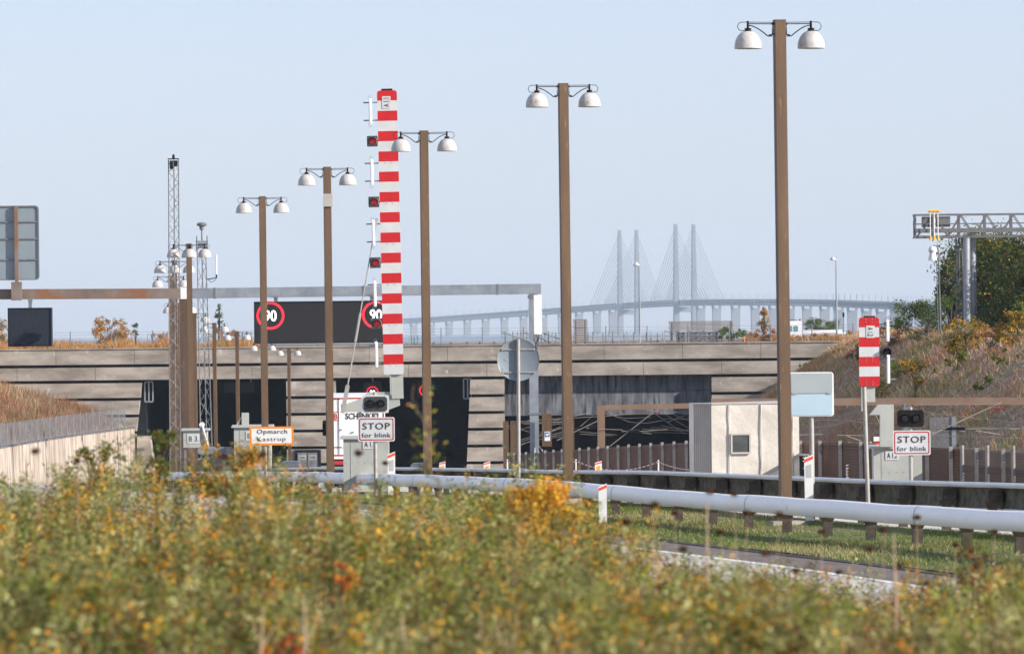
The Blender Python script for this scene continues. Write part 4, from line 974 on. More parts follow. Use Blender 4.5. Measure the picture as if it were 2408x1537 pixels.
catenary('dark square mast at the left edge of the railway opening', 445, (1190, 1110), (1184, 1196, 990, 1110, brown), [(1196, 1000, 1260, 1020)])
catenary('tangle of thin cantilever tubes under the beam left of the equipment hut', 400, (1600, 1110), (1644, 1655, 960, 1110), [(1547, 962, 1630, 975), (1600, 966, 1650, 972), (1555, 968, 1625, 1010), (1540, 972, 1610, 1020), (1510, 1008, 1640, 1014), (1525, 1012, 1650, 1010), (1560, 984, 1650, 986), (1555, 1000, 1650, 1018), (1515, 1016, 1640, 1018), (1585, 975, 1650, 1000), (1530, 1005, 1600, 1006), (1570, 992, 1640, 964)], [(1530, 1012, 1545, 1012)])
catenary('thin cantilever tubes deep inside the railway opening beside the gantry column', 460, (1330, 1110), (1342, 1350, 985, 1110, brown), [(1270, 1016, 1345, 1000), (1275, 1024, 1345, 1012), (1290, 1000, 1345, 992), (1280, 1032, 1340, 1022), (1360, 1014, 1450, 1022), (1365, 1020, 1440, 1024), (1290, 1028, 1345, 1004)], [(1350, 1008, 1362, 1008)])
# metal slatted panels by the bank
f = Fr(2240, 1060, 300); r = thing('slatted_screen', f.B, 'grey vertical slat screen in front of the bank behind the right STOP sign', 'screen')
m = MB(); a, b = f(2188, 1060), f(2236, 985)
for k in range(16): x = a.x + (b.x - a.x) * k / 15; m.box(x - .025, x + .025, -.03, .03, -1.5, b.z + .1)
m.box(a.x, b.x, -.04, .04, b.z, b.z + .08); m.build('slats', galvd, r)
MB().box(b.x + .03, b.x + .28, -.1, .1, -1.5, b.z + .12).build('end_post', galv, r)

# ================================================================ lattice sign gantry on the right
f = Fr(2278, 770, 372); r = thing('truss_gantry', f.B, 'grey lattice truss gantry on twin round columns above the trees at the right edge', 'gantry')
a, b = f(2148, 561), f(2520, 503 - 3.0); zt, zbm = b.z, f(2278, 558).z
x0, x1 = a.x, b.x; ch_ = MB()
for y in (-.55, .55):
    ch_.box(x0, x1, y - .05, y + .05, zt - .12, zt); ch_.box(x0, x1, y - .05, y + .05, zbm - .04, zbm + .09)
    ch_.box(x0, x1, y - .03, y + .03, (zt + zbm) / 2 + .1, (zt + zbm) / 2 + .16)
ch_.box(x0, x0 + .12, -.5, .5, zt - .16, zt - .02); ch_.box(x0, x0 + .12, -.5, .5, zbm - .04, zbm + .1)
ch_.build('chord', trussm, r)
MB().box(x0 + .1, x1, -.65, -.63, zbm + .32, zbm + .62).box(x0 + .1, x1, -.5, .5, zbm + .12, zbm + .15).build('walkway', trussm, r)
wb = MB(); px = [2151, 2192, 2254, 2314 + 0, 2376, 2440, 2500]; px = [2151, 2193, 2254, 2315, 2377, 2440]
for y in (-.55, .55):
    wb = MB()
    for u in px: x = f(u, 530).x; wb.box(x - .06, x + .06, y - .048, y + .048, zbm + .092, zt - .122)
    for ua, ub in zip(px[:-1], px[1:]):
        xa, xb = f(ua, 0).x, f(ub, 0).x; xm = (xa + xb) / 2
        up = ub in (2193,)
        if (px.index(ua) % 2) == 0 and ua != 2151: wb.bar((xa, y, zt - .1), (xm + .0, y, zbm + .1), .05, .065); wb.bar((xm, y, zbm + .1), (xb, y, zt - .1), .05, .065)
        else: wb.bar((xa, y, zbm + .1), (xb, y, zt - .1), .05, .065) if ua == 2151 else (wb.bar((xa, y, zt - .1), (xm, y, zbm + .1), .05, .065), wb.bar((xm, y, zbm + .1), (xb, y, zt - .1), .05, .065))
    wb.build('front_lacing' if y < 0 else 'rear_lacing', trussm, r)
for dx, dy in ((-.14, -.5), (.34, .5)): MB().tube([(dx, dy, -2), (dx, dy, zbm - .055)], .25, 16).build('column', galv, r, smooth=True)
m = MB()
for u in (2243, 2250, 2257, 2266): x = f(u, 0).x; m.tube([(x, .1, f(2270, 745).z), (x, .1, zbm)], .055, 6)
for v in (588, 628, 662): z = f(2270, v).z; m.box(f(2242, 0).x, f(2268, 0).x, .05, .2, z - .04, z + .04)
m.build('conduits', trussm, r)
MB().box(f(2163, 0).x, f(2190, 0).x, -.45, .45, f(2270, 533).z, f(2270, 509).z).build('equipment_case', trussm, r); MB().box(f(2196, 0).x, f(2228, 0).x, -.45, .45, f(2270, 533).z, f(2270, 509).z).build('equipment_case', trussm, r)
yl = thing('yellow_sensor_heads', P(2193, 505, 371.5), 'three yellow round headed sensors on white posts on top of the truss gantry', 'sensor')
for k in range(3):
    x = -.22 + .27 * k; MB().tube([(x, -.7 + .1 * k, -1.6), (x, -.7 + .1 * k, .12)], .032, 8).build('post', white, yl); MB().lathe([(0, -.13), (.09, -.12), (.11, 0), (.09, .12), (0, .13)], (x, -.7 + .1 * k, .24), 14, axis='x').build('sensor_head', yellow, yl, smooth=True); MB().tube([(x, -.72 + .1 * k, -1.75), (x, -.72 + .1 * k, -1.45)], .08, 8).build('collar', yellow, yl)
r = thing('curved_lamp', P(2212, 760, 380), 'white lamp on a thin crook topped pole left of the truss gantry column', 'lamp post')
H = P(2212, 578, 380).z - P(2212, 760, 380).z
MB().tube([(0, 0, -1), (-.1, 0, H - .4), (-.14, 0, H - .1), (-.3, 0, H), (-.5, 0, H)], .05, 6).tube([(-.16, 0, -1), (-.24, 0, H - .6)], .03, 6).build('pole', galvd, r, smooth=True); MB().lathe([(0, 0), (.22, -.05), (.3, -.3), (.2, -.5), (.28, -.8), (.3, -1.0), (0, -1.0)], (-.52, 0, H), 12).build('lamp_body', white, r, smooth=True)

# ================================================================ plateau behind the portal
f4 = [Vector((X5(u) * 1.01, 576.5, -1.6)) for u in np.arange(-30, 2040, 97)]
fence('wire_fence', 'thin wire fence with tall slim posts along the top edge of the tunnel portal', f4, 1.95, galvd, galvd, wires=[.5, .9, 1.3, 1.6, 1.9], pw=.11, wr=.012)
def railing(label, u0, u1, step, h, d, brace=False, jit=.15, v=806):
    f = Fr((u0 + u1) / 2, v, d); f.B.z = -1.6; r = thing('railing', f.B, label, 'railing'); s_ = sc(d)
    u = u0; k = 0; tops = []
    while u <= u1 and k < 95:
        x = (u - (u0 + u1) / 2) / s_; hh = h * random.uniform(1 - jit, 1.0); y = random.uniform(-.4, .4)
        MB().box(x - .05, x + .05, y - .04, y + .04, -.2, hh).build('upright', galvd if k % 2 else steelpost, r); tops.append((x, y, hh)); u += step * random.uniform(.55, 1.4); k += 1
    m = MB(); xa, xb = (u0 - (u0 + u1) / 2) / s_, (u1 - (u0 + u1) / 2) / s_
    for z in (.35, .8, h * .86): m.box(xa, xb, -.02, .02, z, z + .03)
    if brace:
        x = xa
        while x < xb - 2.5:
            m.bar((x, .2, h * .95), (x + 3.2, .2, .3), .09); x += random.uniform(1.0, 2.6)
    m.build('rails', galvd, r)
railing('short row of closely spaced grey stakes by the left gantry column above the portal', 347, 470, 11, 1.9, 582)
railing('grey stakes above the portal between the small far lamp posts', 484, 600, 11, 1.9, 582)
railing('tangled pale railing frames above the portal around the panel antenna', 1180, 1345, 9, 1.55, 584, True, .1)
railing('row of uneven stakes above the portal right of the small pallet stack', 1383, 1560, 12, 1.6, 584, False, .25)
railing('pale railing frames in front of the wide stack of boards', 1563, 1760, 13, 1.55, 583, True, .12)
railing('small handrail beside the right edge of the tall striped boom', 962, 985, 8, 1.3, 588)
for i, (u, lab) in enumerate(((1033, 'left'), (1080, 'middle'), (1118, 'right'))):
    pass
bs = None
stub_l = ['short brown stub post above the portal, directly right of the third lamp post', 'short brown stub post above the portal, second right of the third lamp post', 'short brown stub post above the portal, third right of the third lamp post', 'short brown stub post above the portal, fourth right of the third lamp post', 'short brown stub post above the portal, nearest to the round sign back']
for i, u in enumerate((1020, 1060, 1098, 1128, 1162)):
    if bs is None:
        bs = MB().prism([(-.13, -.3), (.13, -.3), (.11, .40), (.02, .47), (-.11, .42)], -.12, .12).build('stub_post', rusty); tag(bs, 'x', 'bollard', 'stub posts along the portal edge'); o = bs
    else: o = bs.copy(); COL.objects.link(o)
    o.location = (X5(u) * 1.02, 579, -1.55); o['label'] = stub_l[i]
def stack(label, u0, u1, v0, v1, d, layers):
    f = Fr((u0 + u1) / 2, v1, d); r = thing('board_stack', f.B, label, 'stack of boards'); a, b = f(u0, v1), f(u1, v0); h = (b.z - a.z) / layers
    for k in range(layers):
        j = random.uniform(-.08, .08)
        MB().box(a.x + j, b.x + j, -.6 + j, .6, a.z + h * k, a.z + h * (k + .66)).build('board', wood, r)
    MB().box(a.x + .2, a.x + .35, -.5, .5, -1, b.z - .1).box(b.x - .35, b.x - .2, -.5, .5, -1, b.z - .1).build('spacer', rubber, r)
stack('narrow tall stack of grey boards just right of the second lamp post', 1348, 1381, 749, 804, 600, 14)
stack('wide low stack of grey boards above the portal under the right bridge tower', 1574, 1724, 753, 778, 600, 8)
stack('lower boards beneath the wide stack above the portal', 1590, 1690, 779, 806, 601, 7)
# white cab truck behind the nearest pole, and the tank
f = Fr(1850, 806, 604); r = thing('service_truck', f.B, 'white truck cab with teal window and red beacon behind the nearest lamp post', 'truck')
a, b = f(1822, 806), f(1879, 754)
pts = [(a.x, .6), (f(1878, 0).x, .6), (f(1878, 0).x, b.z - .1), (f(1874, 0).x, b.z), (f(1838, 0).x, b.z), (f(1832, 0).x, b.z - 1.1), (a.x, b.z - 1.3)]
MB().prism(pts, 0, 2.3).build('cab_body', truckw, r); m = MB().prism(rrect(f(1858, 0).x, f(1869, 0).x, f(1850, 789).z + .45, f(1850, 766).z, .1), -.03, -.001); m.build('window', glassg, r)
MB().prism(rrect(f(1840, 0).x, f(1855, 0).x, f(1850, 789).z + .45, f(1850, 766).z, .1), -.03, -.001).build('window', glassg, r)
MB().lathe([(0, .22), (.12, .2), (.14, 0), (0, 0)], (f(1874, 0).x, .3, b.z), 10).build('beacon', redp, r); MB().box(f(1845, 0).x, f(1868, 0).x, .2, .3, b.z + .04, b.z + .12).build('roof_bar', black, r)
for u in (1832, 1868): MB().lathe([(0, -.05), (.4, 0), (.42, .2), (0, .3)], (f(u, 0).x, 0, .42), 16, axis='y').build('wheel', rubber, r, smooth=True)
MB().prism(rrect(f(1818, 0).x, f(1826, 0).x, f(1850, 787).z, f(1850, 777).z, .05), -.2, .1).build('wing_mirror', black, r)
f = Fr(1930, 806, 603); r = thing('tank_trailer', f.B, 'low white tank with faint red writing behind the dry bushes above the portal', 'tank')
MB().lathe([(0, f(1878, 0).x), (.42, f(1878, 0).x + .02), (.5, f(1881, 0).x), (.5, f(1972, 0).x), (0, f(1974, 0).x)], (0, 0, f(1930, 786).z), 20, axis='x').build('tank_body', truckw, r, smooth=True)
c = f(1952, 783); MB().box(f(1880, 0).x, f(1972, 0).x, -.3, .3, -.4, f(1930, 796).z).build('frame', rubber, r); m = MB().tube([(c.x - .8 + .08 * k, -.52, c.z + .08 * math.sin(k * 2.1) + (.12 if k < 2 else 0)) for k in range(20)], .02, 4).build('faint_red_script', redp, r)
f = Fr(1986, 800, 602); r = thing('white_float', f.B, 'small rounded white container right of the low tank above the portal', 'container')
MB().lathe([(0, -.6), (.3, -.55), (.5, -.2), (.5, .2), (.3, .55), (0, .6)], (0, 0, .4), 16, axis='x').build('shell', truckw, r, smooth=True)
r = thing('traffic_cone', Vector((X5(1756), 577, -1.6)), 'tiny orange and white cone by the green bush on the portal edge', 'cone'); MB().lathe([(0, .75), (.04, .75), (.16, 0)], (0, 0, 0), 12).build('cone_body', orange, r, smooth=True); MB().box(-.2, .2, -.2, .2, -.03, .0).build('base', orange, r)
for i, (u, vt) in enumerate(((1160, 780), (1038, 782))): pass
r = thing('camera_pole', P(1984, 804, 590), 'slim pole with a small dark camera above the white tank', 'pole'); MB().tube([(0, 0, -.3), (0, 0, 2.9)], .05, 6).build('tube', galvd, r); MB().box(-.1, .1, -.15, .15, 2.7, 3.2).build('camera_head', black, r)

# ================================================================ the cable stayed bridge
BU = [945, 1100, 1300, 1479, 1612, 1800, 1944, 2100, 2192, 2300]; BYd = [11400, 10900, 10300, 9720, 9230, 8650, 8150, 7500, 7050, 6500]
BZ = [27, 33, 41.7, 48.5, 50.5, 47, 42.5, 35, 30, 24]
bc = [Vector(((u - 1204) / F * y, y, z)) for u, y, z in zip(BU, BYd, BZ)]
cum = [0]
for p_, q_ in zip(bc[:-1], bc[1:]): cum.append(cum[-1] + (q_ - p_).length)
def bp(s_):
    x = np.interp(s_, cum, [p.x for p in bc]); y = np.interp(s_, cum, [p.y for p in bc])
    z = sum(np.interp(s_ + e, cum, [p.z for p in bc]) for e in (-250, -120, 0, 120, 250)) / 5; return Vector((x, y, z))
sA, sB = cum[3], cum[4]
br = thing('cable_stayed_bridge', (bp(sA).x, bp(sA).y, -9), 'long hazy cable stayed bridge with four tall towers on the horizon', 'bridge'); O = br.location.copy()
def frame(s_):
    p = bp(s_); d = (bp(s_ + 5) - bp(s_ - 5)).normalized(); n = Vector((d.y, -d.x, 0)).normalized(); return p - O, d, n
up_, low_, web = MB(), MB(), MB(); st_ = 20
ss = np.arange(0, cum[-1], st_)
fr_ = [frame(x) for x in ss]
for i in range(len(ss) - 1):
    (p, d, n), (p2, d2, n2) = fr_[i], fr_[i + 1]
    V = lambda P_, N_, o_, z: P_ + N_ * o_ + Vector((0, 0, z))
    up_.hexa([V(p, n, -12, -1.6), V(p, n, 12, -1.6), V(p2, n2, 12, -1.6), V(p2, n2, -12, -1.6)], [V(p, n, -12, 0), V(p, n, 12, 0), V(p2, n2, 12, 0), V(p2, n2, -12, 0)])
    low_.hexa([V(p, n, -7.5, -10.4), V(p, n, 7.5, -10.4), V(p2, n2, 7.5, -10.4), V(p2, n2, -7.5, -10.4)], [V(p, n, -7.5, -8.6), V(p, n, 7.5, -8.6), V(p2, n2, 7.5, -8.6), V(p2, n2, -7.5, -8.6)])
    for o1, o2 in ((-11, -7), (11, 7)):
        web.bar(V(p, n, o1, -1.5), (V(p, n, o2, -8.8) + V(p2, n2, o2, -8.8)) / 2, 1.1, 1.1); web.bar((V(p, n, o2, -8.8) + V(p2, n2, o2, -8.8)) / 2, V(p2, n2, o1, -1.5), 1.1, 1.1)
up_.build('upper_deck', bridgec, br); low_.build('lower_deck', bridgec, br); web.build('truss', bridges, br)
for sp in list(np.arange(sA - 240, 0, -140)) + list(np.arange(sB + 240, cum[-1], 140)) + [sA - 120, sB + 120]:
    p, d, n = frame(sp); q = MB(); zt = p.z - 10.5
    def blk(w0, w1, z0, z1, dd=3.2):
        q.hexa([p * 1 + n * -w0 + d * -dd + Vector((0, 0, z0 - p.z)), p + n * w0 + d * -dd + Vector((0, 0, z0 - p.z)), p + n * w0 + d * dd + Vector((0, 0, z0 - p.z)), p - n * w0 + d * dd + Vector((0, 0, z0 - p.z))],
               [p - n * w1 - d * dd + Vector((0, 0, z1 - p.z)), p + n * w1 - d * dd + Vector((0, 0, z1 - p.z)), p + n * w1 + d * dd + Vector((0, 0, z1 - p.z)), p - n * w1 + d * dd + Vector((0, 0, z1 - p.z))])
    blk(6.5, 7.2, -1, zt - 4)
    for sg in (-1, 1):
        c0 = p + n * (sg * 6.2); q.hexa([c0 + n * a_ + d * b_ + Vector((0, 0, zt - 4 - p.z)) for a_, b_ in ((-1.8, -3), (1.8, -3), (1.8, 3), (-1.8, 3))], [c0 + n * a_ + d * b_ + Vector((0, 0, zt - p.z)) for a_, b_ in ((-1.6, -3), (1.6, -3), (1.6, 3), (-1.6, 3))])
    q.build('pier', bridgec, br)
for sp in (sA, sB):
    p, d, n = frame(sp); tw = 187
    for sg in (-1, 1):
        q = MB(); c0 = p + n * (sg * 15.5); c0.z = 0
        for z0, z1, w0, w1 in ((-1, 48, 6.0, 5.4), (48, 120, 5.4, 4.4), (120, tw, 4.4, 3.2)):
            q.hexa([c0 + n * a_ * w0 * .8 + d * b_ * w0 + Vector((0, 0, z0)) for a_, b_ in ((-1, -1), (1, -1), (1, 1), (-1, 1))], [c0 + n * a_ * w1 * .8 + d * b_ * w1 + Vector((0, 0, z1)) for a_, b_ in ((-1, -1), (1, -1), (1, 1), (-1, 1))])
        q.build('pylon_leg', bridgec, br)
        c_ = MB()
        for k in range(10):
            for dr in (-1, 1):
                ds = dr * (60 + 20 * k - 5) ; zt_ = p.z + 24 + 11.2 * k
                e, d2, n2 = frame(sp + ds); c_.tube([c0 + Vector((0, 0, zt_)), e + n2 * (sg * 13) + Vector((0, 0, 0))], .42, 4)
        c_.build('stay_cable', bridgec, br)
    q = MB(); b0 = p.copy(); b0.z = p.z - 12
    q.hexa([b0 + n * a_ + d * b_ + Vector((0, 0, -9)) for a_, b_ in ((-14, -4), (14, -4), (14, 4), (-14, 4))], [b0 + n * a_ + d * b_ + Vector((0, 0, 0)) for a_, b_ in ((-14, -4), (14, -4), (14, 4), (-14, 4))]); q.build('cross_beam', bridgec, br)
lm = MB()
for x in np.arange(40, cum[-1], 60):
    p, d, n = frame(x)
    for sg in (-1, 1): lm.bar(p + n * sg * 9, p + n * sg * 9 + Vector((0, 0, 9)), .35)
lm.build('overhead_line_masts', bridges, br)
# ================================================================ foliage
def mesh_np(name, V, FV, n, colv, m, parent=None, loc=(0, 0, 0)):
    """V (k,3) vertices, FV faces with n corners each, colv (k,3) colours"""
    me = bpy.data.meshes.new(name); nf = len(FV)
    me.vertices.add(len(V)); me.vertices.foreach_set('co', V.astype(np.float32).ravel())
    me.loops.add(nf * n); me.loops.foreach_set('vertex_index', FV.astype(np.int32).ravel())
    me.polygons.add(nf); me.polygons.foreach_set('loop_start', (np.arange(nf) * n).astype(np.int32)); me.polygons.foreach_set('loop_total', np.full(nf, n, np.int32))
    a = me.attributes.new('col', 'FLOAT_COLOR', 'POINT'); a.data.foreach_set('color', np.concatenate([colv, np.ones((len(V), 1))], 1).astype(np.float32).ravel())
    me.materials.append(m); me.update(calc_edges=True); me.validate()
    o = bpy.data.objects.new(name, me); COL.objects.link(o); o.location = loc
    if parent is not None: o.parent = parent
    return o
def unit(a): return a / np.maximum(np.linalg.norm(a, axis=1, keepdims=True), 1e-6)
def leaf_mesh(name, C, A, ln, wd, cols, m=None, parent=None, loc=(0, 0, 0)):
    """leaf-shaped quads at C along axes A"""
    N = len(C); A = unit(A); R_ = unit(np.cross(A, rng.normal(size=(N, 3))))
    ln = np.broadcast_to(ln, N)[:, None]; wd = np.broadcast_to(wd, N)[:, None]
    V = np.stack([C, C + A * ln * .45 + R_ * wd * .5, C + A * ln, C + A * ln * .45 - R_ * wd * .5], 1).reshape(-1, 3)
    Fv = np.arange(4 * N).reshape(-1, 4); return mesh_np(name, V, Fv, 4, np.repeat(cols, 4, 0), m or leaf, parent, loc)
def blades(name, B, h, wd, cols, lean=.35, m=None, loc=(0, 0, 0), parent=None):
    N = len(B); az = rng.uniform(0, 2 * math.pi, N); s_ = np.stack([np.cos(az), np.sin(az), 0 * az], 1) * (np.broadcast_to(wd, N)[:, None] * .5)
    tip = B + np.stack([rng.normal(0, lean, N) * h, rng.normal(0, lean, N) * h, h * np.ones(N)], 1)
    V = np.stack([B - s_, B + s_, tip], 1).reshape(-1, 3); Fv = np.arange(3 * N).reshape(-1, 3)
    return mesh_np(name, V, Fv, 3, np.repeat(cols, 3, 0), m or bladem, parent, loc)
def snoise(x, y, f, seed):
    r_ = np.random.default_rng(seed); o = 0
    for k in range(7):
        a = r_.uniform(0, 2 * math.pi); ff = f * r_.uniform(.6, 1.7); o = o + np.sin((x * math.cos(a) + y * math.sin(a)) * ff + r_.uniform(0, 6.28))
    return o / 7 ** .5
PAL = dict(sage=(.22, .23, .07), olive=(.11, .125, .016), pale=(.42, .40, .17), lime=(.20, .25, .03), gold=(.60, .32, .03), orange=(.60, .22, .02), brown=(.15, .075, .03), green=(.10, .17, .03), dgreen=(.045, .075, .022), red=(.45, .10, .03), rust=(.26, .12, .06), straw=(.42, .31, .17), yellow=(.60, .45, .06), pink=(.27, .17, .12), grey=(.22, .2, .17))
def pick(n, wts, jit=.22):
    k = list(wts); p = np.array([wts[i] for i in k], float); p /= p.sum(); c = np.array([PAL[i] for i in k])[rng.choice(len(k), n, p=p)]
    return c * rng.uniform(1 - jit, 1 + jit, (n, 1))
gzv = np.vectorize(gz); rowv = lambda y: np.interp(y, RY, RX)
# --- foreground thicket
TU = [-120, 0, 100, 180, 250, 320, 390, 450, 520, 570, 640, 720, 800, 900, 1000, 1100, 1170, 1280, 1370, 1430, 1500, 1580, 1680, 1800, 1950, 2060, 2200, 2330, 2420, 2520]
TV = [1122, 1124, 1118, 1108, 1096, 1120, 1142, 1130, 1110, 1092, 1118, 1142, 1152, 1166, 1178, 1188, 1178, 1182, 1222, 1275, 1312, 1350, 1390, 1410, 1424, 1440, 1415, 1405, 1400, 1395]
YN, YF = 25.0, 60.0
def canopy(u, q):   # q 0 near .. 1 far
    top = np.interp(u, TU, TV) + 12; v = 1590 + (top - 1590) * q; iy = 1 / YN + (1 / YF - 1 / YN) * q; Y = 1 / iy
    return (u - 1204) / F * Y, Y, -(v - 778) / F * Y - (u - 1204) * ROLL / F * Y * -1 * 1.0
NS = 13000
u = rng.uniform(-60, 2470, NS); q = rng.uniform(0, 1, NS) ** .9
X, Y, Z = canopy(u, q)
bump = .19 * snoise(X, Y * .6, 2.6, 3) + .14 * snoise(X, Y * .5, 6.0, 4) + .09 * snoise(X, Y, 1.0, 5)
pk = np.clip(snoise(X, Y * .45, 3.0, 77) - .35 - .5 * q, 0, 1.1) * .95 * (1 - .75 * q)
Z = Z + bump - pk - rng.exponential(.10, NS) - .15
vig = snoise(X, Y * .35, 1.3, 8); vig2 = snoise(X, Y * .35, 4.0, 9)
NL = 34
hot = np.exp(-((u - 700) / 520) ** 2) * np.clip(q * 1.3, 0, 1); drygr = np.clip((u - 1300) / 900, 0, 1) * np.clip(1.1 - q, 0, 1)
wg = np.stack([np.full(NS, .8) + .4 * np.clip(-vig, 0, 2), np.full(NS, .45) + .3 * np.clip(vig2, 0, 2), np.full(NS, .33) + .25 * drygr, .12 + 1.05 * hot * np.clip(vig + .4, 0, 2) + .6 * np.clip(vig - .35, 0, 2) + .35 * np.clip(vig2 - .8, 0, 2), .03 + .35 * hot * np.clip(vig2, 0, 2) + .30 * np.clip(vig - .6, 0, 2), .16 + .3 * np.clip(-vig2, 0, 1) + .4 * drygr, .16 + .2 * np.clip(-vig, 0, 1)], 1)
wg /= wg.sum(1, keepdims=True); cum_ = wg.cumsum(1)
base = np.array([PAL[k] for k in ('sage', 'olive', 'pale', 'gold', 'orange', 'brown', 'lime')])
kind = (rng.uniform(size=(NS, 1)) > cum_).sum(1).clip(0, 6)
sd = unit(np.stack([rng.normal(0, .35, NS), rng.normal(0, .35, NS), np.ones(NS)], 1)); sl_ = rng.uniform(.18, .42, NS)
tt = rng.uniform(0, 1, (NS, NL)); C = np.stack([X, Y, Z], 1)[:, None, :] + sd[:, None, :] * (tt * sl_[:, None])[..., None]
az_ = rng.uniform(0, 2 * math.pi, (NS, NL)); A = np.stack([np.cos(az_), np.sin(az_), rng.uniform(-.1, 1.1, (NS, NL))], 2)
C = C + A * .012
mixk = np.where(rng.uniform(size=(NS, NL)) < .82, kind[:, None], rng.choice(7, (NS, NL), p=[.28, .20, .16, .10, .03, .10, .13]))
cc = base[mixk] * rng.uniform(.72, 1.25, (NS, NL, 1)) * rng.uniform(.6, 1.35, (NS, 1, 1))
C = C.reshape(-1, 3); n_ = len(C)
th = leaf_mesh('thicket', C, A.reshape(-1, 3), rng.uniform(.035, .068, n_), rng.uniform(.010, .019, n_), cc.reshape(-1, 3))
tag(th, 'blurred olive and gold scrub thicket filling the foreground', 'scrub', kind='stuff')
# inner inner twigs and litter below the canopy
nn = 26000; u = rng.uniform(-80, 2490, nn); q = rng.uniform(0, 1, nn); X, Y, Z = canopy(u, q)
tw = blades('twigs', np.stack([X, Y, Z - rng.uniform(.35, .75, nn)], 1), rng.uniform(.3, .6, nn), .012, pick(nn, dict(brown=3, rust=2, grey=1)) * .5, .3)  # twig colour darkened to paint shade into the scrub hollows
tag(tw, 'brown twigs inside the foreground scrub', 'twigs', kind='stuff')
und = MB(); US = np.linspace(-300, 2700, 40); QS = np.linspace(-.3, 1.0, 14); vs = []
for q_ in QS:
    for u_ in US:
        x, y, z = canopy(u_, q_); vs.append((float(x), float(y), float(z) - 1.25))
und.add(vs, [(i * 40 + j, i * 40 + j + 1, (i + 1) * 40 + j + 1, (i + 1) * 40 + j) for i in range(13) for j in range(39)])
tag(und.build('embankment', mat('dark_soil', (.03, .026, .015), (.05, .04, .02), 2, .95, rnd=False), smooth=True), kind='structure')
nn = 5500; u = rng.uniform(-80, 2490, nn); q = rng.uniform(0, 1, nn) ** 1.2; X, Y, Z = canopy(u, q); bz = .19 * snoise(X, Y * .6, 2.6, 3) + .09 * snoise(X, Y, 1.0, 5)
sm_ = blades('upright_stems', np.stack([X, Y, Z + bz - .62], 1), rng.uniform(.5, .78, nn), .009, pick(nn, dict(straw=2, brown=3, rust=2, olive=2, red=.6)), .09)
tag(sm_, 'thin upright stems poking out of the foreground scrub', 'stems', kind='stuff')
nn = 5200; u = rng.uniform(1150, 2480, nn); q = rng.uniform(0, 1, nn) ** 1.5 * .8; X, Y, Z = canopy(u, q); kp = snoise(X, Y * .5, 2.2, 91) > -.2
dg = blades('tan_grass', np.stack([X, Y, Z - .32], 1)[kp], rng.uniform(.28, .55, kp.sum()), .011, pick(int(kp.sum()), dict(straw=4, pale=1.5, pink=1)) * 1.1, .16)
tag(dg, 'pale tan grass stalks in the scrub at the lower right', 'grass', kind='stuff')
# --- bushes and trees
def tree(name, label, cat, u, vb, d, h, wd, pal, n=2600, ls=.12, blobs=14, trunk=True, fill=.9, seed=0, base=.15, group=None, dep=None, air=1.0, rough=1.0, taper=0):
    r_ = np.random.default_rng(seed + int(u)); d = d or on_ground(u, vb); p = P(u, vb, d); o = thing(name, p, label, cat, group); dep = dep or wd
    K = []
    for k in range(blobs):
        zz = r_.uniform(base, .95); env = math.sqrt(max(.02, 1 - ((zz - .42) / .62) ** 2)) * (1 - taper * zz)
        a = r_.uniform(0, 2 * math.pi); rr = r_.uniform(.25, .92) * env
        K.append((math.cos(a) * rr * wd / 2, math.sin(a) * rr * dep / 2, zz * h, r_.uniform(.12, .26) * min(wd, h) * air))
    m = MB()
    m.tube([(0, 0, -.4), (r_.normal(0, .03) * wd, 0, h * .3), (r_.normal(0, .05) * wd, 0, h * .62)], [max(.04, h * .022), h * .015, h * .006], 7)
    for x, y, z, r0 in K: m.tube([(0, 0, z * .35), (x * .45, y * .45, z * .68), (x, y, z)], [h * .012, h * .007, h * .002], 5)
    m.build('trunk' if trunk else 'stems', bark, o, smooth=True)
    Cs, Cc = [], []; sub = 10
    names = list(pal); ww = np.array([pal[k] for k in names], float); ww /= ww.sum()
    tot = sum(k[3] ** 2 for k in K)
    for x, y, z, r0 in K:
        nk = max(20, int(n * r0 ** 2 / tot)); s_ = max(3, nk // 14)
        cen = unit(r_.normal(size=(s_, 3))) * (r0 * r_.uniform(.35, 1.1 * rough, (s_, 1))) * np.array([1, 1, .8]) + np.array([x, y, z])
        idx = r_.integers(0, s_, nk); pts = cen[idx] + r_.normal(0, r0 * .17, (nk, 3)); Cs.append(pts)
        tone = r_.choice(len(names), s_, p=ww); kk = np.where(r_.uniform(size=nk) < .7, tone[idx], r_.choice(len(names), nk, p=ww))
        Cc.append(np.array([PAL[k] for k in names])[kk] * r_.uniform(.7, 1.3, (nk, 1)) * r_.uniform(.8, 1.2))
    Cs = np.concatenate(Cs); Cc = np.concatenate(Cc); Cs[:, 2] = np.maximum(Cs[:, 2], .02)
    leaf_mesh('crown', Cs, r_.normal(size=Cs.shape) + np.array([0, 0, .3]), r_.uniform(.7, 1.3, len(Cs)) * ls, r_.uniform(.4, .7, len(Cs)) * ls, Cc, parent=o)
    return o
tree('autumn_shrub', 'broad orange and green shrub standing above the portal at the left', 'shrub', 262, 822, 585, 3.3, 5.2, dict(orange=3, gold=2, olive=2.5, brown=1), 5200, .16, 22, False, base=.1)
tree('sapling', 'small dark green sapling right of the broad orange shrub', 'sapling', 319, 822, 583, 2.9, 1.2, dict(dgreen=3, green=2, orange=1), 420, .15, 6, base=.5)
tree('autumn_shrub', 'low orange shrub above the portal between the two lattice masts', 'shrub', 380, 818, 586, 1.9, 3.4, dict(orange=3, gold=2, brown=1), 1400, .15, 10, False, base=.1)
tree('autumn_shrub', 'olive shrub at the left edge beside the square blank display', 'shrub', 4, 822, 583, 3.0, 3.0, dict(olive=3, gold=2, brown=1), 1700, .16, 12, False, base=.1)
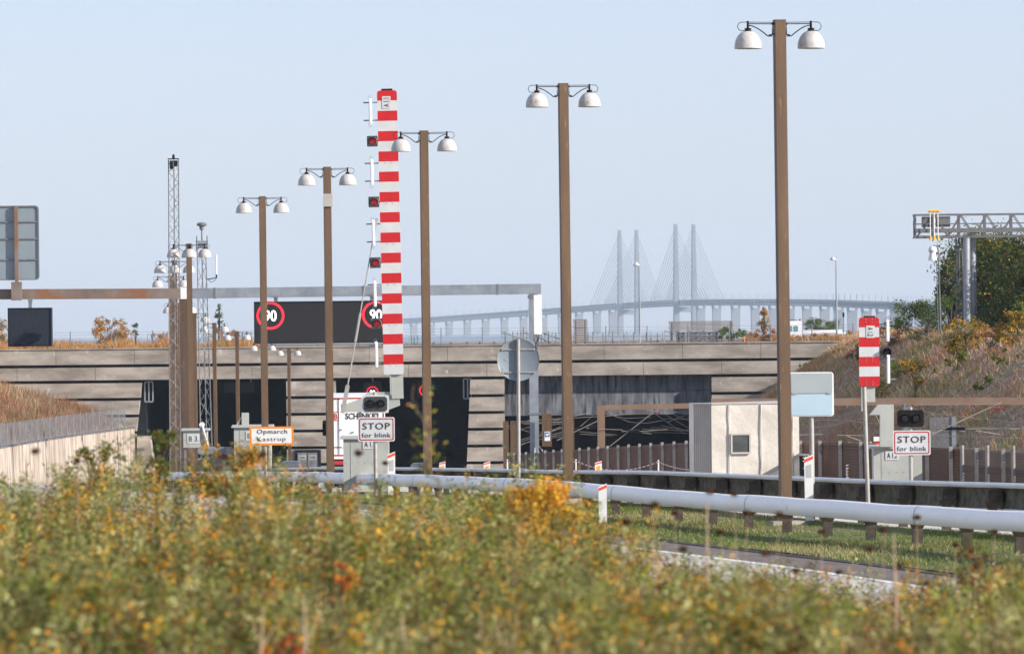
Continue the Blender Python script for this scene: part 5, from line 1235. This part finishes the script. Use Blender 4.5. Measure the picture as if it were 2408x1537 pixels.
tree('sapling', 'tall airy green sapling right of the instrument mast, above the portal', 'sapling', 516, 822, 590, 5.1, 1.9, dict(green=3, dgreen=2, olive=1), 1000, .14, 14, base=.35, air=.7, taper=.6)
tree('autumn_shrub', 'low reddish shrub at the foot of the tall airy sapling', 'shrub', 520, 818, 586, 2.2, 4.2, dict(rust=3, orange=2, olive=1), 1900, .15, 12, False, base=.1)
tree('green_shrub', 'bright green shrub below the right end of the wide board stack', 'shrub', 1722, 806, 580, 1.7, 4.8, dict(green=4, olive=1.5, dgreen=1), 3600, .13, 16, False, base=.05)
tree('young_birch', 'pointed golden young tree left of the nearest lamp post above the portal', 'tree', 1797, 806, 583, 3.9, 2.3, dict(olive=3, gold=2, brown=1, orange=1), 3600, .12, 44, base=.03, taper=.95, air=.75, seed=3)
tree('autumn_shrub', 'rust brown low shrub around the golden young tree', 'shrub', 1800, 806, 581, 1.5, 3.8, dict(rust=3, orange=2.5, brown=1), 2600, .13, 14, False, base=.05)
tree('green_shrub', 'rounded dark green bush behind the low white tank', 'shrub', 1935, 806, 612, 2.6, 5.2, dict(olive=3, green=2.2, dgreen=2), 6500, .15, 26, False, base=.15)
tree('autumn_shrub', 'rust coloured brush in front of the low white tank', 'shrub', 1925, 808, 579, 1.1, 5.6, dict(rust=3, orange=1.5, dgreen=1.2, straw=1), 2600, .12, 18, False, base=.05)
tree('autumn_shrub', 'olive gold shrub right of the white float, near the small striped board', 'shrub', 2004, 806, 598, 1.7, 3.4, dict(gold=2, olive=3, rust=1), 2200, .14, 12, False, base=.05)
# bank trees
tree('large_tree', 'big dark tree crown behind the truss gantry columns', 'tree', 2325, 800, 392, 7.0, 8.0, dict(dgreen=3, olive=3, brown=.6, gold=.25, green=2.2), 34000, .21, 110, base=.1, rough=1.15)
tree('large_tree', 'dense green tree at the right edge below the truss gantry', 'tree', 2420, 830, 372, 7.8, 5.4, dict(dgreen=2.4, green=2.0, olive=2.2, brown=.7, gold=.15), 22000, .20, 60, base=.05, rough=1.1)
tree('airy_tree', 'thin leaved tree with see-through crown left of the twin gantry columns', 'tree', 2236, 800, 386, 5.9, 2.3, dict(dgreen=3, olive=2, green=1, brown=1), 4200, .19, 40, base=.15, air=.75, rough=1.3)
tree('green_shrub', 'dark green bush on the bank crest left of the gantry columns', 'shrub', 2182, 802, None, 3.0, 6.0, dict(dgreen=3, green=2.4, olive=1.6), 8000, .13, 22, False, base=.05)
tree('autumn_shrub', 'yellow green shrub directly below the gantry columns', 'shrub', 2272, 832, None, 2.3, 3.3, dict(gold=2, green=2, olive=2, orange=1), 5000, .12, 20, False, base=.05)
tree('autumn_shrub', 'golden shrub at the right edge of the bank', 'shrub', 2392, 806, None, 1.9, 3.2, dict(gold=1.8, olive=3, orange=.8, green=1), 3800, .12, 18, False, base=.05)
tree('autumn_shrub', 'orange green shrub on the bank right of the striped board light bar', 'shrub', 2152, 938, None, 2.4, 3.4, dict(olive=3, gold=2, rust=1.5, green=.8), 2600, .12, 18, True, base=.25, air=.8)
tree('autumn_shrub', 'low yellow olive bush above the blank square sign', 'shrub', 1905, 882, 545, 1.2, 3.6, dict(olive=3, gold=1.5, green=1), 1500, .13, 12, False, base=.05)
tree('brown_brush', 'reddish brown leafless brush on the bank left of the dark green bush', 'shrub', 2098, 815, None, 1.6, 3.0, dict(rust=4, brown=2, pink=1), 2600, .12, 16, False, base=.05, rough=1.3)
tree('brown_brush', 'brown brush between the two leafy shrubs on the bank crest', 'shrub', 2332, 838, None, 1.6, 3.4, dict(rust=3, straw=1, gold=1), 2200, .11, 14, False, base=.05, rough=1.3)
tree('green_shrub', 'small olive bush low on the bank just above the brown beam, left', 'shrub', 2075, 935, None, 1.6, 2.6, dict(olive=3, gold=1.5, green=1.5), 1800, .11, 14, False, base=.05)
tree('green_shrub', 'small green bush on the bank near the right picture edge', 'shrub', 2372, 858, None, 1.0, 1.8, dict(green=2, olive=3, gold=.6), 1200, .10, 10, False, base=.05)
tree('brown_brush', 'wide dark brown brush on the upper left shoulder of the bank', 'shrub', 2045, 850, None, 1.2, 3.6, dict(rust=3, brown=3, pink=1), 2600, .10, 18, False, base=.02, rough=1.3)
tree('green_shrub', 'leafy green bush half way up the bank right of the light bar', 'shrub', 2125, 885, None, 1.3, 2.4, dict(green=3, olive=2, gold=.6), 1900, .11, 14, False, base=.05)
tree('green_shrub', 'spreading green bush on the bank below the gantry columns', 'shrub', 2250, 872, None, 1.2, 2.6, dict(green=3, olive=3, gold=.8), 1900, .11, 14, False, base=.05)
tree('green_shrub', 'low green bush on the bank just above the brown beam, right', 'shrub', 2310, 915, None, .8, 1.8, dict(green=3, olive=2), 1100, .10, 10, False, base=.05)
# --- grasses
def patch(name, label, n, tr_, yr, h, wd, wts, z=gzv, lean=.35, seed=1, mod=None, kindv='grass', gain=1):
    t = rng.uniform(*tr_, n); y = rng.uniform(*yr, n); x = rowv(y) + t; zz = z(t, y)
    k = snoise(t, y * .5, .5, seed); k2 = snoise(t, y, 1.9, seed + 1)
    names = list(wts); W = np.array([wts[i] for i in names], float)[None, :] * np.exp(np.stack([snoise(t, y * .4, .6, seed + 5 + i) for i in range(len(names))], 1) * 1.1)
    W /= W.sum(1, keepdims=True); kk = (rng.uniform(size=(n, 1)) > W.cumsum(1)).sum(1).clip(0, len(names) - 1)
    cols = np.array([PAL[i] for i in names])[kk] * rng.uniform(.7, 1.3, (n, 1)) * gain; hh = h * rng.uniform(.5, 1.25, n) * np.clip(1 + .35 * k + .25 * k2, .3, 2)
    keep = hh > h * .25 if mod is None else mod(t, y) & (hh > h * .25)
    o = blades(name, np.stack([x, y, zz], 1)[keep], hh[keep], wd, cols[keep], lean); tag(o, label, kindv, kind='stuff'); return o
patch('bank_grass', 'dry brown and green grass covering the bank on the right', 160000, (35.2, 60), (225, 566), .38, .045, dict(pink=3.0, rust=4.2, straw=1.1, olive=1.6, green=.6), seed=21, lean=.5, gain=1.75)
patch('bank_grass', 'reddish brown tall weeds covering the bank on the left', 60000, (-45, -19.6), (425, 566), .95, .05, dict(rust=4, pink=2, brown=2, straw=.8, olive=.8), seed=31)
patch('verge_grass', 'green grass strip with dry tufts under the nearest guardrail', 130000, (-4.9, 2.1), (100, 215), .09, .016, dict(green=3, olive=2.2, straw=.9, pale=.4), z=np.vectorize(lambda t, y: zr(y) - cam_(t, y) + .035), seed=41, lean=.5)
def pz(t, y): return np.full(len(t), -1.65)
def pstrip(label, n, ua, ub, h, wts, seed):
    u = rng.uniform(ua, ub, n); y = rng.uniform(573.5, 592, n); x = (u - 1204) / F * y
    k = snoise(x, y * .3, 1.2, seed); hh = h * rng.uniform(.5, 1.2, n) * np.clip(1 + .4 * k, .25, 2)
    o = blades('dry_grass', np.stack([x, y, np.full(n, -1.65)], 1), hh, .05, pick(n, wts), .35); tag(o, label, 'grass', kind='stuff')
pstrip('orange dry grass along the portal edge at the left', 22000, -80, 620, .95, dict(orange=1.6, gold=1.2, rust=2.2, straw=2), 51)
pstrip('dry weeds along the portal edge at the right', 12000, 1755, 2030, .8, dict(rust=3, straw=2, orange=1, olive=.6), 52)
pstrip('low dry grass along the portal edge in the middle', 5000, 620, 1755, .28, dict(straw=2, grey=2, rust=1, brown=1), 53)
patch('noise_wall_weeds', 'thin dry weeds before the wall at the right edge', 500, (18.2, 19.0), (172, 190), .6, .02, dict(rust=3, straw=1), z=np.vectorize(lambda t, y: zr(y)), seed=61, lean=.2)
# --- foreground plants
tree('orange_bush', 'bright yellow and orange leaved bush in front of the guardrail end', 'bush', 1270, 1330, 50, .74, 1.0, dict(yellow=4, gold=3, orange=1.6, red=.6, olive=.3), 9000, .036, 40, False, base=.1, dep=1.0)
tree('red_shoot', 'small orange red leafy shoot in the middle of the foreground scrub', 'shoot', 800, 1420, 33, .26, .18, dict(orange=3, red=2.5), 260, .03, 7, False, base=.3)
tree('red_shoot', 'dull red leafy tuft at the bottom edge of the picture', 'shoot', 680, 1560, 27.5, .16, .3, dict(red=2, rust=2, orange=1), 260, .03, 7, False, base=.3)
tree('leafy_clump', 'olive leafy clump rising above the scrub before the pale retaining wall', 'bush', 215, 1190, 57, .62, .7, dict(olive=3, sage=2, gold=1), 1600, .036, 14, False, base=.2)
tree('leafy_clump', 'dark olive clump rising before the left tunnel wall', 'bush', 372, 1190, 55, .78, .42, dict(olive=3, green=1.5, brown=1), 900, .04, 12, False, base=.2, rough=1.2)
tree('leafy_clump', 'golden leafy mound of scrub left of the Opmarch Kastrup sign', 'bush', 545, 1190, 56, .62, .95, dict(gold=2.4, olive=3, orange=1, sage=1), 3200, .036, 22, False, base=.15)
tree('rust_tuft', 'rust brown leafy tuft at the left end of the visible road', 'tuft', 1575, 1440, 41, .30, .42, dict(rust=3, red=1.4, brown=2, olive=1), 900, .03, 14, False, base=.1)
tree('rust_tuft', 'brownish green tuft near the right picture edge above the road', 'tuft', 2290, 1400, 44, .42, .34, dict(rust=2, olive=3, brown=2), 700, .03, 12, False, base=.2, rough=1.3)
def weed(label, u, vt, vb, d, lean_, nlf, pal, ls=.06, stem='rust', up=.0, sway=.03):
    b = P(u, vb, d); t = P(u + lean_, vt, d) - b; o = thing('tall_weed', b, label, 'weed')
    n = 14; pts = [t * (k / n) + Vector((sway * math.sin(k * .9), 0, 0)) for k in range(n + 1)]
    MB().tube(pts, [.006 * (1 - .6 * k / n) for k in range(n + 1)], 5).build('stem', bark if stem != 'rust' else rusty, o, smooth=True)
    k = rng.uniform(.25, 1.0, nlf) * n; i = k.astype(int).clip(0, n - 1); PP = np.array([tuple(x) for x in pts])
    C = PP[i] + (PP[i + 1] - PP[i]) * (k - i)[:, None]; grp = rng.integers(0, max(2, nlf // 9), nlf)
    a = grp * 2.4 + rng.normal(0, .35, nlf); A = np.stack([np.cos(a), np.sin(a), rng.uniform(-.2, .5, nlf)], 1); C = C[np.argsort(grp) if False else slice(None)] + A * rng.uniform(0, .09, (nlf, 1))
    zc = (grp % 9) / 9 * .7 + .28; C[:, 2] = t.z * zc + rng.normal(0, .03, nlf); C[:, 0] = t.x * zc + A[:, 0] * rng.uniform(.01, .11, nlf)
    leaf_mesh('leaves', C, A, ls * rng.uniform(.6, 1.2, nlf), ls * .5, pick(nlf, pal), parent=o); return o
weed('tall blurred weed with yellow green leaves in front of the dark tunnel mouth', 1035, 905, 1190, 36, -62, 120, dict(green=2.5, yellow=1.6, rust=2, olive=2), .045)
weed('leafy green weed in front of the pale retaining wall, left one', 335, 1008, 1170, 48, -42, 90, dict(green=3, olive=2, dgreen=1), .05)
weed('leafy dark weed in front of the pale retaining wall, right one', 462, 1028, 1170, 50, -14, 60, dict(dgreen=3, olive=2), .045)
weed('short green weed before the post of the left STOP sign', 884, 1078, 1180, 45, 2, 40, dict(green=3, dgreen=1.5, olive=1), .04)
# dried stalks with seed heads
def dried(u, vt, vb, d, r0=.024):
    b = P(u, vb, d); t = P(u + random.uniform(-14, 14), vt, d) - b; o = thing('dried_weed', b, 'thin dried weed stalk with dark seed head rising from the foreground scrub', 'weed', 'dried weeds in the foreground')
    MB().tube([(0, 0, 0), t * .5 + Vector((random.uniform(-.02, .02), 0, 0)), t], [.004, .003, .002], 5).build('stem', MATS['straw_stem'], o)
    n = 150; C = unit(rng.normal(size=(n, 3))) * r0 * rng.uniform(.3, 1, (n, 1)) * np.array([1.2, 1.2, .7]) + np.array(tuple(t)); leaf_mesh('seed_head', C, rng.normal(size=(n, 3)), .018, .011, pick(n, dict(brown=3, rust=1)) * .6, parent=o); return o
mat('straw_stem', (.40, .31, .20), (.30, .21, .13), 10, .8)
for (u, v, w_) in ((845, 1065, 'before the hinge arm left of the left STOP sign'), (893, 1088, 'just below the left STOP sign'), (1655, 1155, 'overlapping the near guardrail below the metal hut ribs'), (1740, 1160, 'overlapping the guardrail below the hut window'), (1757, 1205, 'below the hut, reaching the near rail underside'), (1600, 1205, 'between the marker post and the hut, over the rail posts'),
  (1835, 1210, 'crossing the foot of the nearest lamp post'), (1545, 1185, 'right of the tallest marker post, over the rail'), (1930, 1250, 'below the blank square sign, over the grass'), (2150, 1215, 'below the right STOP sign, over the near rail'), (1700, 1250, 'over the grass left of the nearest lamp post'), (2040, 1290, 'over the grass below the short striped board'),
  (1790, 1300, 'over the road shoulder left of the nearest lamp post'), (2240, 1280, 'over the grass right of the right STOP sign'), (2110, 1330, 'over the road shoulder below the right STOP sign'), (2330, 1250, 'near the right picture edge over the rail posts'), (1860, 1340, 'over the white edge line below the nearest lamp post'), (1980, 1345, 'over the edge line below the blank square sign'),
  (1610, 1290, 'at the left end of the visible road shoulder'), (1665, 1330, 'at the left end of the visible white edge line'), (2290, 1330, 'near the right picture edge over the road shoulder'), (2070, 1245, 'below the steel pole, over the rail posts'), (2180, 1370, 'over the road near the right picture edge'), (1465, 1225, 'just right of the tallest marker post, over grass'),
  (90, 1060, 'farthest left, before the pale retaining wall'), (610, 1068, 'below the Opmarch Kastrup sign'), (185, 1083, 'left of the first green weed before the retaining wall'), (520, 1075, 'before the round warning drums')):
    o = dried(u, v, max(v + 160, 1200 if u < 1500 else 1440), random.uniform(33, 48)); o['label'] = 'dark-headed dried weed ' + w_
# bleached dead branches near the bottom
def branch(u, vt, d, lean_, label, fork=True):
    b = P(u, 1620, d); t = P(u + lean_, vt, d) - b; o = thing('dead_branch', b, label, 'branch', 'bleached dead branches in the foreground')
    m = MB(); m.tube([(0, 0, 0), t * .5 + Vector((.01, 0, 0)), t], [.011, .009, .004], 6)
    if fork: m.tube([t * .45, t * .62 + Vector((.05, 0, .02)), t * .85 + Vector((.10, 0, .0))], [.007, .005, .002], 5); m.tube([t * .6, t * .8 + Vector((-.04, 0, 0))], [.005, .002], 5)
    m.build('wood', MATS['straw_stem'], o, smooth=True)
for (u, v, d, l, lab) in ((712, 1400, 27, 2, 'upright bleached dead branch, tallest at the bottom edge'), (600, 1425, 27.5, 18, 'bleached dead branch leaning right near the bottom left'), (640, 1470, 28, -34, 'forked bleached branch crossing another near the bottom left'), (1120, 1440, 27, 10, 'bleached dead branch below the middle of the scrub'), (1530, 1370, 31, -18, 'pale dry stem right of the middle in the scrub'), (1020, 1450, 28, -8, 'pale dead branch beside the one below the middle'), (1660, 1180, 34, 2, 'tall pale dry stem in front of the nearest guardrail, left one'), (2105, 1255, 33, -4, 'tall pale dry stem in front of the nearest guardrail, right one'), (1870, 1380, 29, -20, 'pale stem at the bottom right'), (950, 1440, 28, -6, 'pale dead branch left of the middle pair')):
    branch(u, v, d, l, lab, fork=v > 1300)
# ================================================================ haze
hz = mat('haze_air', (1, 1, 1)); nt = hz.node_tree; nt.nodes.remove(nt.nodes['Principled BSDF'])
pv_ = nt.nodes.new('ShaderNodeVolumePrincipled'); pv_.inputs['Color'].default_value = (.68, .84, 1.0, 1); pv_.inputs['Density'].default_value = HAZE; pv_.inputs['Anisotropy'].default_value = 0.0
nt.links.new(pv_.outputs[0], nt.nodes['Material Output'].inputs['Volume'])
h = MB().box(-2700, 3000, -80, 13800, -19, 200).build('haze', hz); tag(h, kind='stuff')
